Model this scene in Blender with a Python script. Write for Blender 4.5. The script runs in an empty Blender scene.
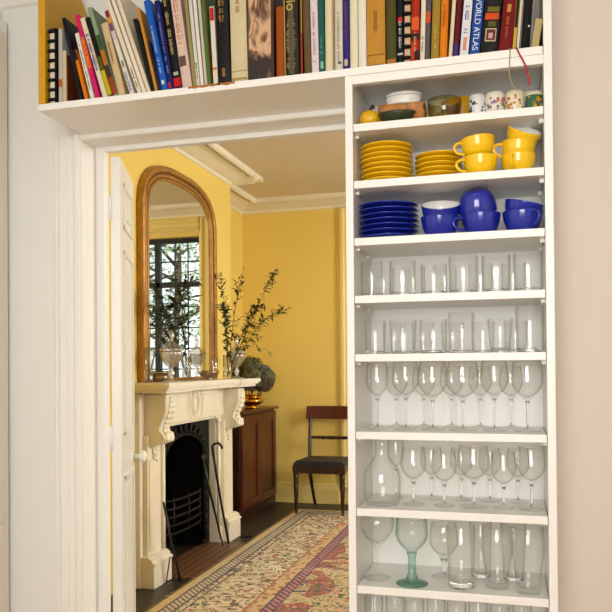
import bpy, bmesh, math, random
from mathutils import Vector, Matrix
PI = math.pi
random.seed(7)
S = bpy.context.scene
C = S.collection

# ------------------------------------------------------------------ materials
def srgb(r, g, b):
    f = lambda c: (c/255/12.92) if c/255 <= .04045 else ((c/255+.055)/1.055)**2.4
    return (f(r), f(g), f(b), 1)
def _mat(name):
    m = bpy.data.materials.new(name); m.use_nodes = True
    return m, m.node_tree.nodes, m.node_tree.links
CACHE = {}
def mat(name, col, rough=.5, metal=0., var=.06, scale=12., bump=0., coat=0., sheen=0., spec=.5):
    """principled material with a little procedural mottling of the colour"""
    if name in CACHE: return CACHE[name]
    m, N, L = _mat(name)
    p = N['Principled BSDF']
    p.inputs['Roughness'].default_value = rough
    p.inputs['Metallic'].default_value = metal
    p.inputs['Coat Weight'].default_value = coat
    p.inputs['Specular IOR Level'].default_value = spec
    tc = N.new('ShaderNodeTexCoord'); no = N.new('ShaderNodeTexNoise')
    no.inputs['Scale'].default_value = scale; no.inputs['Detail'].default_value = 4
    L.new(tc.outputs['Object'], no.inputs['Vector'])
    mx = N.new('ShaderNodeMix'); mx.data_type = 'RGBA'
    lo = tuple(max(0, c*(1-var*2)) for c in col[:3])+(1,); hi = tuple(min(1, c*(1+var)) for c in col[:3])+(1,)
    mx.inputs[6].default_value = lo; mx.inputs[7].default_value = hi
    L.new(no.outputs['Fac'], mx.inputs[0]); L.new(mx.outputs[2], p.inputs['Base Color'])
    if bump:
        b = N.new('ShaderNodeBump'); b.inputs['Strength'].default_value = bump; b.inputs['Distance'].default_value = .004
        L.new(no.outputs['Fac'], b.inputs['Height']); L.new(b.outputs['Normal'], p.inputs['Normal'])
    CACHE[name] = m
    return m
def glass_mat(name, face, edge, rough=.04, refl=1.0, base=.03, ex=3.2):
    """thin blown glass: clear face on, a little darker where the wall is seen edge on, fresnel reflections"""
    m, N, L = _mat(name)
    N.remove(N['Principled BSDF']); out = N['Material Output']
    lw = N.new('ShaderNodeLayerWeight'); lw.inputs['Blend'].default_value = .5
    def pw(e, k, o):
        q = N.new('ShaderNodeMath'); q.operation = 'POWER'; L.new(lw.outputs['Facing'], q.inputs[0]); q.inputs[1].default_value = e
        w = N.new('ShaderNodeMath'); w.operation = 'MULTIPLY_ADD'; L.new(q.outputs[0], w.inputs[0]); w.inputs[1].default_value = k; w.inputs[2].default_value = o; return w.outputs[0]
    mx = N.new('ShaderNodeMix'); mx.data_type = 'RGBA'
    mx.inputs[6].default_value = face; mx.inputs[7].default_value = edge
    L.new(pw(ex, 1, 0), mx.inputs[0])
    tr = N.new('ShaderNodeBsdfTransparent'); gl = N.new('ShaderNodeBsdfGlossy'); gl.inputs['Roughness'].default_value = rough
    L.new(mx.outputs[2], tr.inputs['Color'])
    ms = N.new('ShaderNodeMixShader')
    L.new(pw(4, min(.45*refl, .95-base*refl), base*refl), ms.inputs['Fac'])
    L.new(tr.outputs[0], ms.inputs[1]); L.new(gl.outputs[0], ms.inputs[2]); L.new(ms.outputs[0], out.inputs['Surface'])
    return m
def wood_mat(name, a, b, rough=.3, coat=.3, sc=(14, 14, 1.5)):
    m, N, L = _mat(name); p = N['Principled BSDF']
    p.inputs['Roughness'].default_value = rough; p.inputs['Coat Weight'].default_value = coat
    tc = N.new('ShaderNodeTexCoord'); mp = N.new('ShaderNodeMapping'); mp.inputs['Scale'].default_value = sc
    no = N.new('ShaderNodeTexNoise'); no.inputs['Scale'].default_value = 3; no.inputs['Detail'].default_value = 6; no.inputs['Distortion'].default_value = 1.2
    cr = N.new('ShaderNodeValToRGB'); cr.color_ramp.elements[0].position = .3; cr.color_ramp.elements[1].position = .7
    cr.color_ramp.elements[0].color = a; cr.color_ramp.elements[1].color = b
    L.new(tc.outputs['Object'], mp.inputs[0]); L.new(mp.outputs[0], no.inputs['Vector']); L.new(no.outputs['Fac'], cr.inputs[0]); L.new(cr.outputs[0], p.inputs['Base Color'])
    return m

M = {}
M['paint'] = mat('white_gloss_paint', srgb(240, 238, 231), .35, var=.015, scale=5)
M['wall'] = mat('white_wall_paint', srgb(232, 232, 227), .7, var=.01, scale=2, bump=.05)
M['wall_r'] = mat('shade_toned_white_wall', srgb(222, 211, 198), .75, var=.012, scale=2, bump=.05)  # wall white darkened and warmed, shade right of the shelf unit put into the colour
M['yellow'] = mat('yellow_wall_paint', srgb(240, 211, 110), .55, var=.03, scale=1.3, bump=.04)
M['yellow_trim'] = mat('pale_yellow_trim_paint', srgb(238, 214, 130), .4, var=.03, scale=4)
M['ceil'] = mat('ceiling_paint', srgb(226, 212, 188), .8, var=.02, scale=1)
M['mustard'] = mat('mustard_panel_paint', srgb(208, 155, 12), .45, var=.05, scale=6)
M['marble'] = mat('cream_marble', srgb(238, 230, 208), .35, var=.05, scale=7, coat=.2)
M['iron'] = mat('black_cast_iron', srgb(9, 8, 8), .55, .1, var=.3, scale=30, bump=.2, spec=.3)
M['soot'] = mat('sooty_brick', srgb(12, 10, 9), .95, var=.3)
M['gilt'] = mat('old_gilt', srgb(188, 138, 66), .42, .5, var=.28, scale=22, bump=.25)
M['gilt2'] = mat('dark_gilt_bead', srgb(120, 72, 30), .45, .5, var=.3, scale=30, bump=.2)
M['brass'] = mat('aged_brass', srgb(150, 130, 98), .34, .85, var=.15, scale=18)
M['brass2'] = mat('bright_brass', srgb(222, 164, 52), .18, 1., var=.08, scale=18)
M['floor'] = mat('dark_stained_boards', srgb(52, 44, 40), .45, var=.2, scale=6)
M['leaf'] = mat('dark_green_leaf', srgb(48, 62, 22), .5, var=.5, scale=9)
M['stem'] = mat('brown_green_stem', srgb(74, 66, 36), .6, var=.2)
M['white'] = mat('white_glaze', srgb(240, 238, 228), .2, var=.02, coat=.4)
M['yglaze'] = mat('yellow_glaze', srgb(252, 203, 20), .22, var=.05, scale=20, coat=.5)
M['bglaze'] = mat('cobalt_glaze', srgb(24, 42, 160), .2, var=.12, scale=20, coat=.6)
M['lead'] = mat('dark_window_metal', srgb(20, 20, 18), .5, .2)
M['mahog'] = wood_mat('mahogany', srgb(50, 14, 7), srgb(98, 32, 14), .35, .12)
M['mahog_dark'] = wood_mat('dark_mahogany', srgb(26, 10, 6), srgb(54, 20, 11), .35, .15)
M['seat'] = mat('navy_horsehair', srgb(26, 27, 44), .5, var=.3, scale=60)
M['black'] = mat('black_stick', srgb(14, 12, 11), .35)
M['glass'] = glass_mat('clear_glass', (.997, .997, .994, 1), (.80, .81, .77, 1), .07, 1.2, .042, 4.0)
M['crystal'] = glass_mat('cut_crystal', (.985, .985, .97, 1), (.6, .58, .5, 1), .3, 1.0, .42, 2.0)
M['green_glass'] = glass_mat('green_bottle_glass', (.985, .997, .992, 1), (.5, .7, .62, 1), .05, 1.2, .04, 3.2)
M['green_stem'] = glass_mat('green_stem_glass', (.74, .88, .82, 1), (.3, .52, .45, 1), .05, 1., .05, 2.0)
M['pane'] = glass_mat('window_pane_glass', (.97, .98, .98, 1), (.9, .93, .92, 1), .02, .6)
M['vase_glass'] = glass_mat('vase_glass', (.96, .96, .94, 1), (.6, .6, .52, 1), .1, 1.3, .09, 2.0)
def solid_glass():
    m, N, L = _mat('solid_glass'); p = N['Principled BSDF']
    p.inputs['Transmission Weight'].default_value = 1; p.inputs['IOR'].default_value = 1.45; p.inputs['Roughness'].default_value = .0; p.inputs['Base Color'].default_value = (.985, .99, .98, 1)
    return m
M['solid'] = solid_glass()
def mirror_mat():
    m, N, L = _mat('old_mirror_glass'); p = N['Principled BSDF']
    p.inputs['Metallic'].default_value = 1; p.inputs['Roughness'].default_value = .012; p.inputs['Base Color'].default_value = (.86, .87, .83, 1)
    return m
M['mirror'] = mirror_mat()
def colmat(rgb, rough=.45):
    c = srgb(*rgb); g = 1.12   # deepens every colour to offset greying by the front light
    return mat('cover_%02x%02x%02x' % tuple(rgb), tuple(v**g*.95 for v in c[:3])+(1,), max(rough, .5) if rough > .4 else rough, var=.05, scale=35, spec=.22 if rough > .4 else .5)

# ------------------------------------------------------------------ mesh helpers
def new(): return bmesh.new()
def box(bm, x0, x1, y0, y1, z0, z1, bev=0, mi=0):
    r = bmesh.ops.create_cube(bm, size=1)
    vs = r['verts']
    for v in vs:
        v.co = Vector((x0+(v.co.x+.5)*(x1-x0), y0+(v.co.y+.5)*(y1-y0), z0+(v.co.z+.5)*(z1-z0)))
    fs = set(f for v in vs for f in v.link_faces)
    for f in fs: f.material_index = mi
    if bev:
        es = list(set(e for v in vs for e in v.link_edges))
        bmesh.ops.bevel(bm, geom=es, offset=bev, segments=2, profile=.6, affect='EDGES', clamp_overlap=True)
    return vs
def lathe(bm, prof, seg=40, cx=0, cy=0, cz=0, flute=0, nfl=12, mi=None, cap=True):
    rings = []
    for (r, z) in prof:
        if r < 1e-5: rings.append([bm.verts.new((cx, cy, cz+z))])
        else:
            rings.append([bm.verts.new((cx+r*(1+flute*math.cos(nfl*a))*math.cos(a), cy+r*(1+flute*math.cos(nfl*a))*math.sin(a), cz+z)) for a in [2*PI*i/seg for i in range(seg)]])
    for k in range(len(rings)-1):
        A, B = rings[k], rings[k+1]
        for i in range(seg):
            j = (i+1) % seg
            try:
                if len(A) == 1 and len(B) == 1: continue
                if len(A) == 1: f = bm.faces.new((A[0], B[j], B[i]))
                elif len(B) == 1: f = bm.faces.new((A[i], A[j], B[0]))
                else: f = bm.faces.new((A[i], A[j], B[j], B[i]))
                f.smooth = True
                if mi and k >= mi: f.material_index = 1
            except ValueError: pass
    if cap:
        for R_ in (rings[0], rings[-1]):
            if len(R_) > 2:
                try: bm.faces.new(R_)
                except ValueError: pass
    return bm
def tube(bm, pts, rad, seg=8, closed=False):
    pts = [Vector(p) for p in pts]; n = len(pts); rings = []
    if not hasattr(rad, '__len__'): rad = [rad]*n
    up = Vector((0, 0, 1)); prev = None
    for i, p in enumerate(pts):
        t = (pts[min(i+1, n-1)]-pts[max(i-1, 0)])
        if closed: t = pts[(i+1) % n]-pts[(i-1) % n]
        if t.length < 1e-9: t = up.copy()
        t.normalize()
        if prev is None:
            a = t.orthogonal().normalized()
        else:
            a = prev-t*prev.dot(t); a = a.normalized() if a.length > 1e-6 else t.orthogonal().normalized()
        prev = a; b = t.cross(a)
        rings.append([bm.verts.new(p+(a*math.cos(q)+b*math.sin(q))*rad[i]) for q in [2*PI*k/seg for k in range(seg)]])
    m = n if closed else n-1
    for i in range(m):
        A, B = rings[i], rings[(i+1) % n]
        for k in range(seg):
            f = bm.faces.new((A[k], A[(k+1) % seg], B[(k+1) % seg], B[k])); f.smooth = True
    if not closed:
        bm.faces.new(rings[0][::-1]); bm.faces.new(rings[-1])
    return bm
def prism(bm, poly, axis, a0, a1):
    """extrude a 2-D outline along axis: 'x' poly=(y,z), 'y' poly=(x,z), 'z' poly=(x,y)"""
    def P(u, v, w): return {'x': (w, u, v), 'y': (u, w, v), 'z': (u, v, w)}[axis]
    A = [bm.verts.new(P(u, v, a0)) for u, v in poly]; B = [bm.verts.new(P(u, v, a1)) for u, v in poly]
    n = len(poly)
    fs = [bm.faces.new(A), bm.faces.new(B[::-1])]
    for i in range(n): fs.append(bm.faces.new((A[i], B[i], B[(i+1) % n], A[(i+1) % n])))
    return fs
def obj(name, bm, m, parent=None, **kw):
    bmesh.ops.recalc_face_normals(bm, faces=bm.faces)
    me = bpy.data.meshes.new(name); bm.to_mesh(me); bm.free()
    for k in (m if isinstance(m, (list, tuple)) else [m]): me.materials.append(M[k] if isinstance(k, str) else k)
    o = bpy.data.objects.new(name, me); C.objects.link(o)
    if parent: o.parent = parent
    for k, v in kw.items(): o[k] = v
    return o
def thing(name, label, cat, loc=(0, 0, 0), rotz=0, group=None):
    o = bpy.data.objects.new(name, None); C.objects.link(o); o.empty_display_size = .05
    o.location = loc; o.rotation_euler = (0, 0, rotz); o['label'] = label; o['category'] = cat
    if group: o['group'] = group
    return o
def tag(o, label, cat, group=None):
    o['label'] = label; o['category'] = cat
    if group: o['group'] = group
    return o
def struct(name, bm, m, parent=None):
    o = obj(name, bm, m, parent)
    if not parent: o['kind'] = 'structure'
    return o
def dup(root, loc, label, rot=(0, 0, 0), group=None):
    def cp(o, par):
        c = o.copy(); C.objects.link(c)
        if par: c.parent = par
        for ch in [x for x in bpy.data.objects if x.parent == o]: cp(ch, c)
        return c
    r = cp(root, None); r.location = loc; r.rotation_euler = rot; r['label'] = label
    if group: r['group'] = group
    return r
def text_mesh(name, s, size, m, parent, loc, rot, depth=.0004):
    cu = bpy.data.curves.new(name, 'FONT'); cu.body = s; cu.size = size; cu.extrude = depth; cu.align_x = 'LEFT'; cu.align_y = 'CENTER'
    t = bpy.data.objects.new(name, cu); C.objects.link(t)
    dg = bpy.context.evaluated_depsgraph_get(); dg.update()
    me = bpy.data.meshes.new_from_object(t.evaluated_get(dg)); bpy.data.objects.remove(t)
    me.materials.clear(); me.materials.append(m)
    o = bpy.data.objects.new(name, me); C.objects.link(o); o.parent = parent; o.location = loc; o.rotation_euler = rot
    return o

# ------------------------------------------------------------------ camera
cam = bpy.data.objects.new('camera', bpy.data.cameras.new('camera')); C.objects.link(cam); S.camera = cam
yaw, pitch, roll, fpx, cyy = .27025, .009644, -.0078057, 744.6, 358.63
f = Vector((-math.sin(yaw)*math.cos(pitch), math.cos(yaw)*math.cos(pitch), math.sin(pitch)))
r = Vector((math.cos(yaw), math.sin(yaw), 0)); u = r.cross(f)
r2 = math.cos(roll)*r+math.sin(roll)*u; u2 = -math.sin(roll)*r+math.cos(roll)*u
mw = Matrix((r2, u2, -f)).transposed().to_4x4(); mw.translation = (0, 0, 1.25)
cam.matrix_world = mw
cam.data.sensor_width = 36; cam.data.lens = fpx/612*36; cam.data.shift_y = (cyy-306)/612; cam.data.clip_start = .02

# ------------------------------------------------------------------ the rooms
YW = 2.27      # front face of the wall between the rooms
YB = 6.57      # far wall of the dining room
XB = -2.13     # chimney breast face
XR = 1.7
bm = new(); box(bm, -3.2, 2.2, 2.31, 6.8, -.1, 0); struct('floor', bm, 'floor')
bm = new(); box(bm, -3.2, 2.2, -2.6, 2.31, -.1, 0); struct('floor_front', bm, wood_mat('honey_boards', srgb(178, 132, 84), srgb(206, 164, 112), .4, .1, (1.5, 14, 14)))
bm = new(); box(bm, -3.2, 2.2, -2.6, 2.4, 2.66, 2.75); struct('ceiling', bm, 'wall')
bm = new(); box(bm, -3.2, 2.2, 2.4, 6.8, 2.77, 2.86); struct('ceiling', bm, 'ceil')
# wall between (white towards us, yellow towards the dining room)
bm = new()
box(bm, -1.745, -1.42, YW, 2.36, 0, 2.66); box(bm, -1.42, -.46, YW, 2.36, 2.032, 2.66); box(bm, -.46, .07, YW, 2.36, 0, 2.66)
struct('wall_front', bm, 'wall')
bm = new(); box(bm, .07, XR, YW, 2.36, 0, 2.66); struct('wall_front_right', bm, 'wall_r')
bm = new()
box(bm, -2.6, -1.425, 2.361, 2.375, 0, 2.77); box(bm, -1.425, -.455, 2.361, 2.375, 2.036, 2.77); box(bm, -.455, 2.0, 2.361, 2.375, 0, 2.77)
struct('wall_dividing', bm, 'yellow')
# front room side walls and rear wall with a window
bm = new(); box(bm, -1.9, -1.745, -1.4, 2.36, 0, 2.66); struct('wall_left', bm, 'wall')
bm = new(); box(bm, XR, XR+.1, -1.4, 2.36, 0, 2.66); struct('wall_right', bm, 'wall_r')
bm = new()
box(bm, -1.75, -.85, -1.4, -1.3, 0, 2.66); box(bm, .65, XR, -1.4, -1.3, 0, 2.66)
box(bm, -.85, .65, -1.4, -1.3, 0, .9); box(bm, -.85, .65, -1.4, -1.3, 2.45, 2.66)
struct('wall_rear', bm, 'wall')
bm = new()
for x in (-.85, -.125, .6): box(bm, x, x+.05, -1.38, -1.33, .9, 2.45)
for z in (.9, 1.65, 2.4): box(bm, -.85, .65, -1.38, -1.33, z, z+.05)
struct('window_2', bm, 'paint')
# small cornice of the front room
bm = new(); prism(bm, [(YW, 2.53), (YW-.012, 2.535), (YW-.015, 2.555), (YW-.05, 2.63), (YW-.07, 2.64), (YW-.07, 2.66), (YW, 2.66)], 'x', -1.745, -1.43)
struct('trim_2', bm, 'paint')
# dining room walls
bm = new(); box(bm, -2.6, -2.43, 2.36, 6.8, 0, 2.77); struct('wall_alcove', bm, 'yellow')
bm = new()
box(bm, -2.43, XB, 3.5, 4.02, 0, 2.77); box(bm, -2.43, XB, 4.98, 5.49, 0, 2.77); box(bm, -2.43, XB, 4.02, 4.98, .95, 2.77)
struct('wall_chimney_breast', bm, 'yellow')
WX0, WX1, WZ0, WZ1 = -1.35, -.40, .85, 2.50
bm = new()
box(bm, -2.6, WX0, YB, YB+.2, 0, 2.77); box(bm, WX1, 2.1, YB, YB+.2, 0, 2.77)
box(bm, WX0, WX1, YB, YB+.2, 0, WZ0); box(bm, WX0, WX1, YB, YB+.2, WZ1, 2.77)
struct('wall_back', bm, 'yellow')
bm = new()
box(bm, 2.0, 2.1, 2.36, 3.6, 0, 2.77); box(bm, 2.0, 2.1, 5.3, 6.8, 0, 2.77); box(bm, 2.0, 2.1, 3.6, 5.3, 0, .8); box(bm, 2.0, 2.1, 3.6, 5.3, 2.5, 2.77)
struct('wall_dining_right', bm, 'yellow')
bm = new()
for y in (3.6, 4.425, 5.25): box(bm, 2.03, 2.07, y, y+.05, .8, 2.5)
for z in (.8, 1.6, 2.45): box(bm, 2.03, 2.07, 3.6, 5.3, z, z+.05)
struct('window_3', bm, 'paint')
# window seen in the mirror: dark metal frame, leaded panes
w1 = bpy.data.objects.new('window_1', None); C.objects.link(w1); w1['kind'] = 'structure'
bm = new(); Yg = 6.66
box(bm, WX0+.01, WX0+.035, Yg-.02, Yg+.02, WZ0, WZ1); box(bm, WX1-.035, WX1-.01, Yg-.02, Yg+.02, WZ0, WZ1)
box(bm, WX0, WX1, Yg-.02, Yg+.02, 2.455, WZ1); box(bm, WX0, WX1, Yg-.02, Yg+.02, WZ0, WZ0+.04)
box(bm, WX0, WX1, Yg-.025, Yg+.025, 2.025, 2.075); box(bm, -.90, -.845, Yg-.025, Yg+.025, WZ0, WZ1)
obj('window_frame', bm, 'lead', w1)
bm = new()
for x in (-1.19, -1.052, -.70, -.565): box(bm, x-.005, x+.005, Yg-.006, Yg+.006, WZ0, WZ1)
for z in (2.275, 1.835, 1.628, 1.43, 1.228, 1.03): box(bm, WX0, WX1, Yg-.006, Yg+.006, z-.006, z+.006)
obj('glazing_bars', bm, 'lead', w1)
bm = new(); box(bm, WX0+.01, WX1-.01, Yg-.002, Yg+.002, WZ0, WZ1); obj('pane', bm, 'pane', w1)
bm = new(); box(bm, WX0-.05, WX1+.05, YB-.05, YB+.1, WZ0-.03, WZ0); obj('window_sill', bm, 'yellow_trim', w1)
# architrave round it
bm = new()
prof = [(0, 0), (0, -.012), (.02, -.02), (.035, -.034), (.06, -.034), (.075, -.02), (.11, -.018), (.13, -.03), (.145, -.03), (.16, -.012), (.17, -.01), (.17, 0)]
prism(bm, [(WX0-.17+x, YB+y) for x, y in prof], 'z', WZ0-.7, 2.67)
prism(bm, [(WX1+.17-x, YB+y) for x, y in prof], 'z', WZ0-.7, 2.67)
prism(bm, [(YB+y, 2.69-x*.9) for x, y in prof], 'x', WX0, WX1)
struct('trim_1', bm, 'yellow_trim')
# skirtings
def skirt(name, poly_axis, a0, a1, base, sgn, m='yellow_trim'):
    p = [(0, 0), (.022, 0), (.022, .13), (.014, .15), (.01, .175), (0, .18)]
    bm = new(); prism(bm, [(base+sgn*x, z) for x, z in p], poly_axis, a0, a1); return struct(name, bm, m)
skirt('baseboard_back', 'x', -2.43, WX0-.17, YB, -1)
skirt('baseboard_alcove', 'y', 5.49, YB, -2.43, 1)
skirt('baseboard_dining_right', 'y', 2.4, YB, 2.0, -1)
# dining cornice: wide shallow band and an outer bead
cp = [(0, 2.675), (.012, 2.68), (.014, 2.70), (.03, 2.705), (.10, 2.735), (.135, 2.742), (.14, 2.755), (.165, 2.755), (.172, 2.735), (.188, 2.73), (.2, 2.74), (.205, 2.77), (0, 2.77)]
def cornice(name, ax, a0, a1, base, sg):
    bm = new(); prism(bm, [(base+sg*x, z) for x, z in cp], ax, a0, a1); return struct(name, bm, 'ceil_trim')
M['ceil_trim'] = mat('cornice_paint', srgb(236, 228, 204), .6, var=.02, scale=4)
cornice('trim_3', 'y', 3.5, 5.49+.0, XB, 1)
bm = new(); prism(bm, [(5.49+x, z) for x, z in cp], 'x', -2.43, XB+.205); struct('trim_4', bm, 'ceil_trim')
cornice('trim_5', 'y', 5.69, YB, -2.43, 1)
cornice('trim_6', 'x', -2.43, 2.0, YB, -1)
# opening: architrave, reveal stop
bm = new()
ap = [(-1.53, YW), (-1.53, YW-.012), (-1.522, YW-.02), (-1.512, YW-.02), (-1.507, YW-.01), (-1.492, YW-.01), (-1.488, YW-.018), (-1.478, YW-.018), (-1.474, YW-.012), (-1.455, YW-.012), (-1.448, YW-.022), (-1.44, YW-.028), (-1.424, YW-.028), (-1.42, YW-.02), (-1.42, YW)]
prism(bm, ap, 'z', 0, 2.05)
struct('trim_7', bm, 'paint')
bm = new(); box(bm, -1.42, -.46, YW-.024, YW, 2.032, 2.05, .003); struct('trim_8', bm, 'paint')
bm = new()
box(bm, -1.4195, -1.418, YW-.02, 2.345, 0, 2.032)
box(bm, -1.42, -1.385, 2.345, 2.375, 0, 2.032, .003); box(bm, -.495, -.46, 2.345, 2.375, 0, 2.032, .003)
box(bm, -1.385, -.495, 2.345, 2.375, 2.014, 2.032, .003)
box(bm, -1.42, -.46, YW-.02, 2.345, 2.0305, 2.032)
struct('trim_9', bm, 'paint')

# door leaf (folded back into the dining room)
d1 = bpy.data.objects.new('door_1', None); C.objects.link(d1); d1['kind'] = 'structure'
LA = Vector((-1.383, 2.384, 0)); dv = Vector((-.37, .93, 0)).normalized()
d1.location = LA; d1.rotation_euler = (0, 0, math.atan2(dv.y, dv.x))
# local: +x along the leaf, -y is the visible face side (towards +X world)
W, T = .388, .034
bm = new(); box(bm, 0, W, -T, 0, .01, 2.008, .002); obj('door_leaf', bm, 'paint', d1)
for (z0, z1) in ((1.76, 1.93), (1.00, 1.68), (.22, .85)):
    bm = new()
    for k, (a, dd) in enumerate(((.065, .008),)):
        x0, x1 = a, W-a
        for bx_ in ((x0, x1, z0, z0+.018), (x0, x1, z1-.018, z1), (x0, x0+.018, z0, z1), (x1-.018, x1, z0, z1)):
            box(bm, bx_[0], bx_[1], -T-.008, -T+.002, bx_[2], bx_[3], .003)
    box(bm, x0+.045, x1-.045, -T-.005, -T+.002, z0+.045, z1-.045, .004)
    obj('panel_moulding', bm, 'paint', d1)
bm = new()
lathe(bm, [(0, 0), (.026, 0), (.026, .004), (.014, .008), (.011, .03), (.018, .036), (.029, .05), (.031, .062), (.026, .076), (.012, .084), (0, .085)], 28)
bmesh.ops.rotate(bm, verts=bm.verts, matrix=Matrix.Rotation(PI/2, 3, 'X'))
bmesh.ops.scale(bm, verts=bm.verts, vec=(.82, .62, .82)); bmesh.ops.translate(bm, verts=bm.verts, vec=(W-.035, -T, .888))
obj('door_knob', bm, 'white', d1, label='white china knob')
bm = new()
for z in (1.78, .95, .25):
    tube(bm, [(-.004, .002, z), (-.004, .002, z+.09)], .006)
obj('hinge', bm, 'paint', d1)
# built-in cupboard on the left
cb = thing('fitted_cupboard', 'tall cream fitted cupboard with flat doors at the far left', 'cupboard', (-1.7445, 1.4, 0))
bm = new(); box(bm, 0, .028, -1.2, .855, 0, 2.475, .002); obj('carcass', bm, 'paint', cb)
M['cup'] = mat('cupboard_cream_paint', srgb(226, 220, 204), .4, var=.015)
for z0, z1, n in ((.716, 2.43, 'door'), (.05, .708, 'door')):
    for y0 in (-1.15, -.15):
        bm = new(); box(bm, .012, .034, y0, y0+.99, z0, z1, .002); obj('door', bm, 'cup', cb)

# ------------------------------------------------------------------ shelf unit
SZ = [1.913, 1.756, 1.599, 1.441, 1.281, 1.069, .860, .649]
YI = YW-.018
su = thing('shelf_unit', 'tall narrow white painted open shelf unit beside the doorway', 'shelves', (-.165, 2.0, 0))
def B(name, x0, x1, y0, y1, z0, z1, m='paint', bev=.0015, par=su, off=(-.165, 2.0, 0)):
    bm = new(); box(bm, x0-off[0], x1-off[0], y0-off[1], y1-off[1], z0, z1, bev); return obj(name, bm, m, par)
B('side_panel', -.437, -.416, 2.0, YW, 0, 2.046)
B('side_panel', .085, .106, 2.0, YW, 0, 2.66)
B('back_panel', -.416, .085, YI, YW, 0, 2.046)
B('top_rail', -.416, .085, 2.0, 2.02, 2.022, 2.046)
for z in SZ+[.44, .1]:
    B('shelf', -.4145, .0835, 2.001, YI, z-.021, z)
for z in SZ:
    for x, s in ((-.416, 1), (.085, -1)):
        for y in (2.04, 2.19):
            bm = new(); box(bm, x+.165, x+.165+s*.010, y-2.0-.004, y-2.0+.004, z-.030, z-.0215, .0015); obj('shelf_peg', bm, 'paint', su)
# the long book shelf over door and unit
bs = thing('book_shelf', 'long white shelf board over the doorway with a mustard yellow end panel', 'shelf', (-.66, 2.0, 2.05))
bm = new(); box(bm, -1.411+.66, .0835+.66, 0, YW-2.0, -.003, .018, .002); obj('shelf_board', bm, 'paint', bs)
bm = new()
prism(bm, [(0, .0185), (YW-2.0-.001, .0185), (YW-2.0-.001, .37), (.05, .6), (0, .6)], 'x', -1.409+.66, -1.385+.66)
obj('end_panel', bm, 'mustard', bs, label='mustard yellow end panel')
M['chip'] = mat('bare_brown_wood', srgb(176, 108, 38), .7, var=.2, scale=60)
bm = new()
for x0, n in ((-.905, 10), (-.815, 6)):
    pts = [(x0+i*.011, .0155-random.uniform(.002, .007)) for i in range(n)]
    poly = pts+[(x0+(n-1)*.011, .0185), (x0, .0185)]
    prism(bm, [(x+.66, z) for x, z in poly], 'y', -.0006, .012)
for v in bm.verts:
    if v.co.z > .018: v.co.z = .0186
obj('chipped_edge', bm, 'chip', bs, label='bare brown wood where the white paint has chipped')

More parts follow.
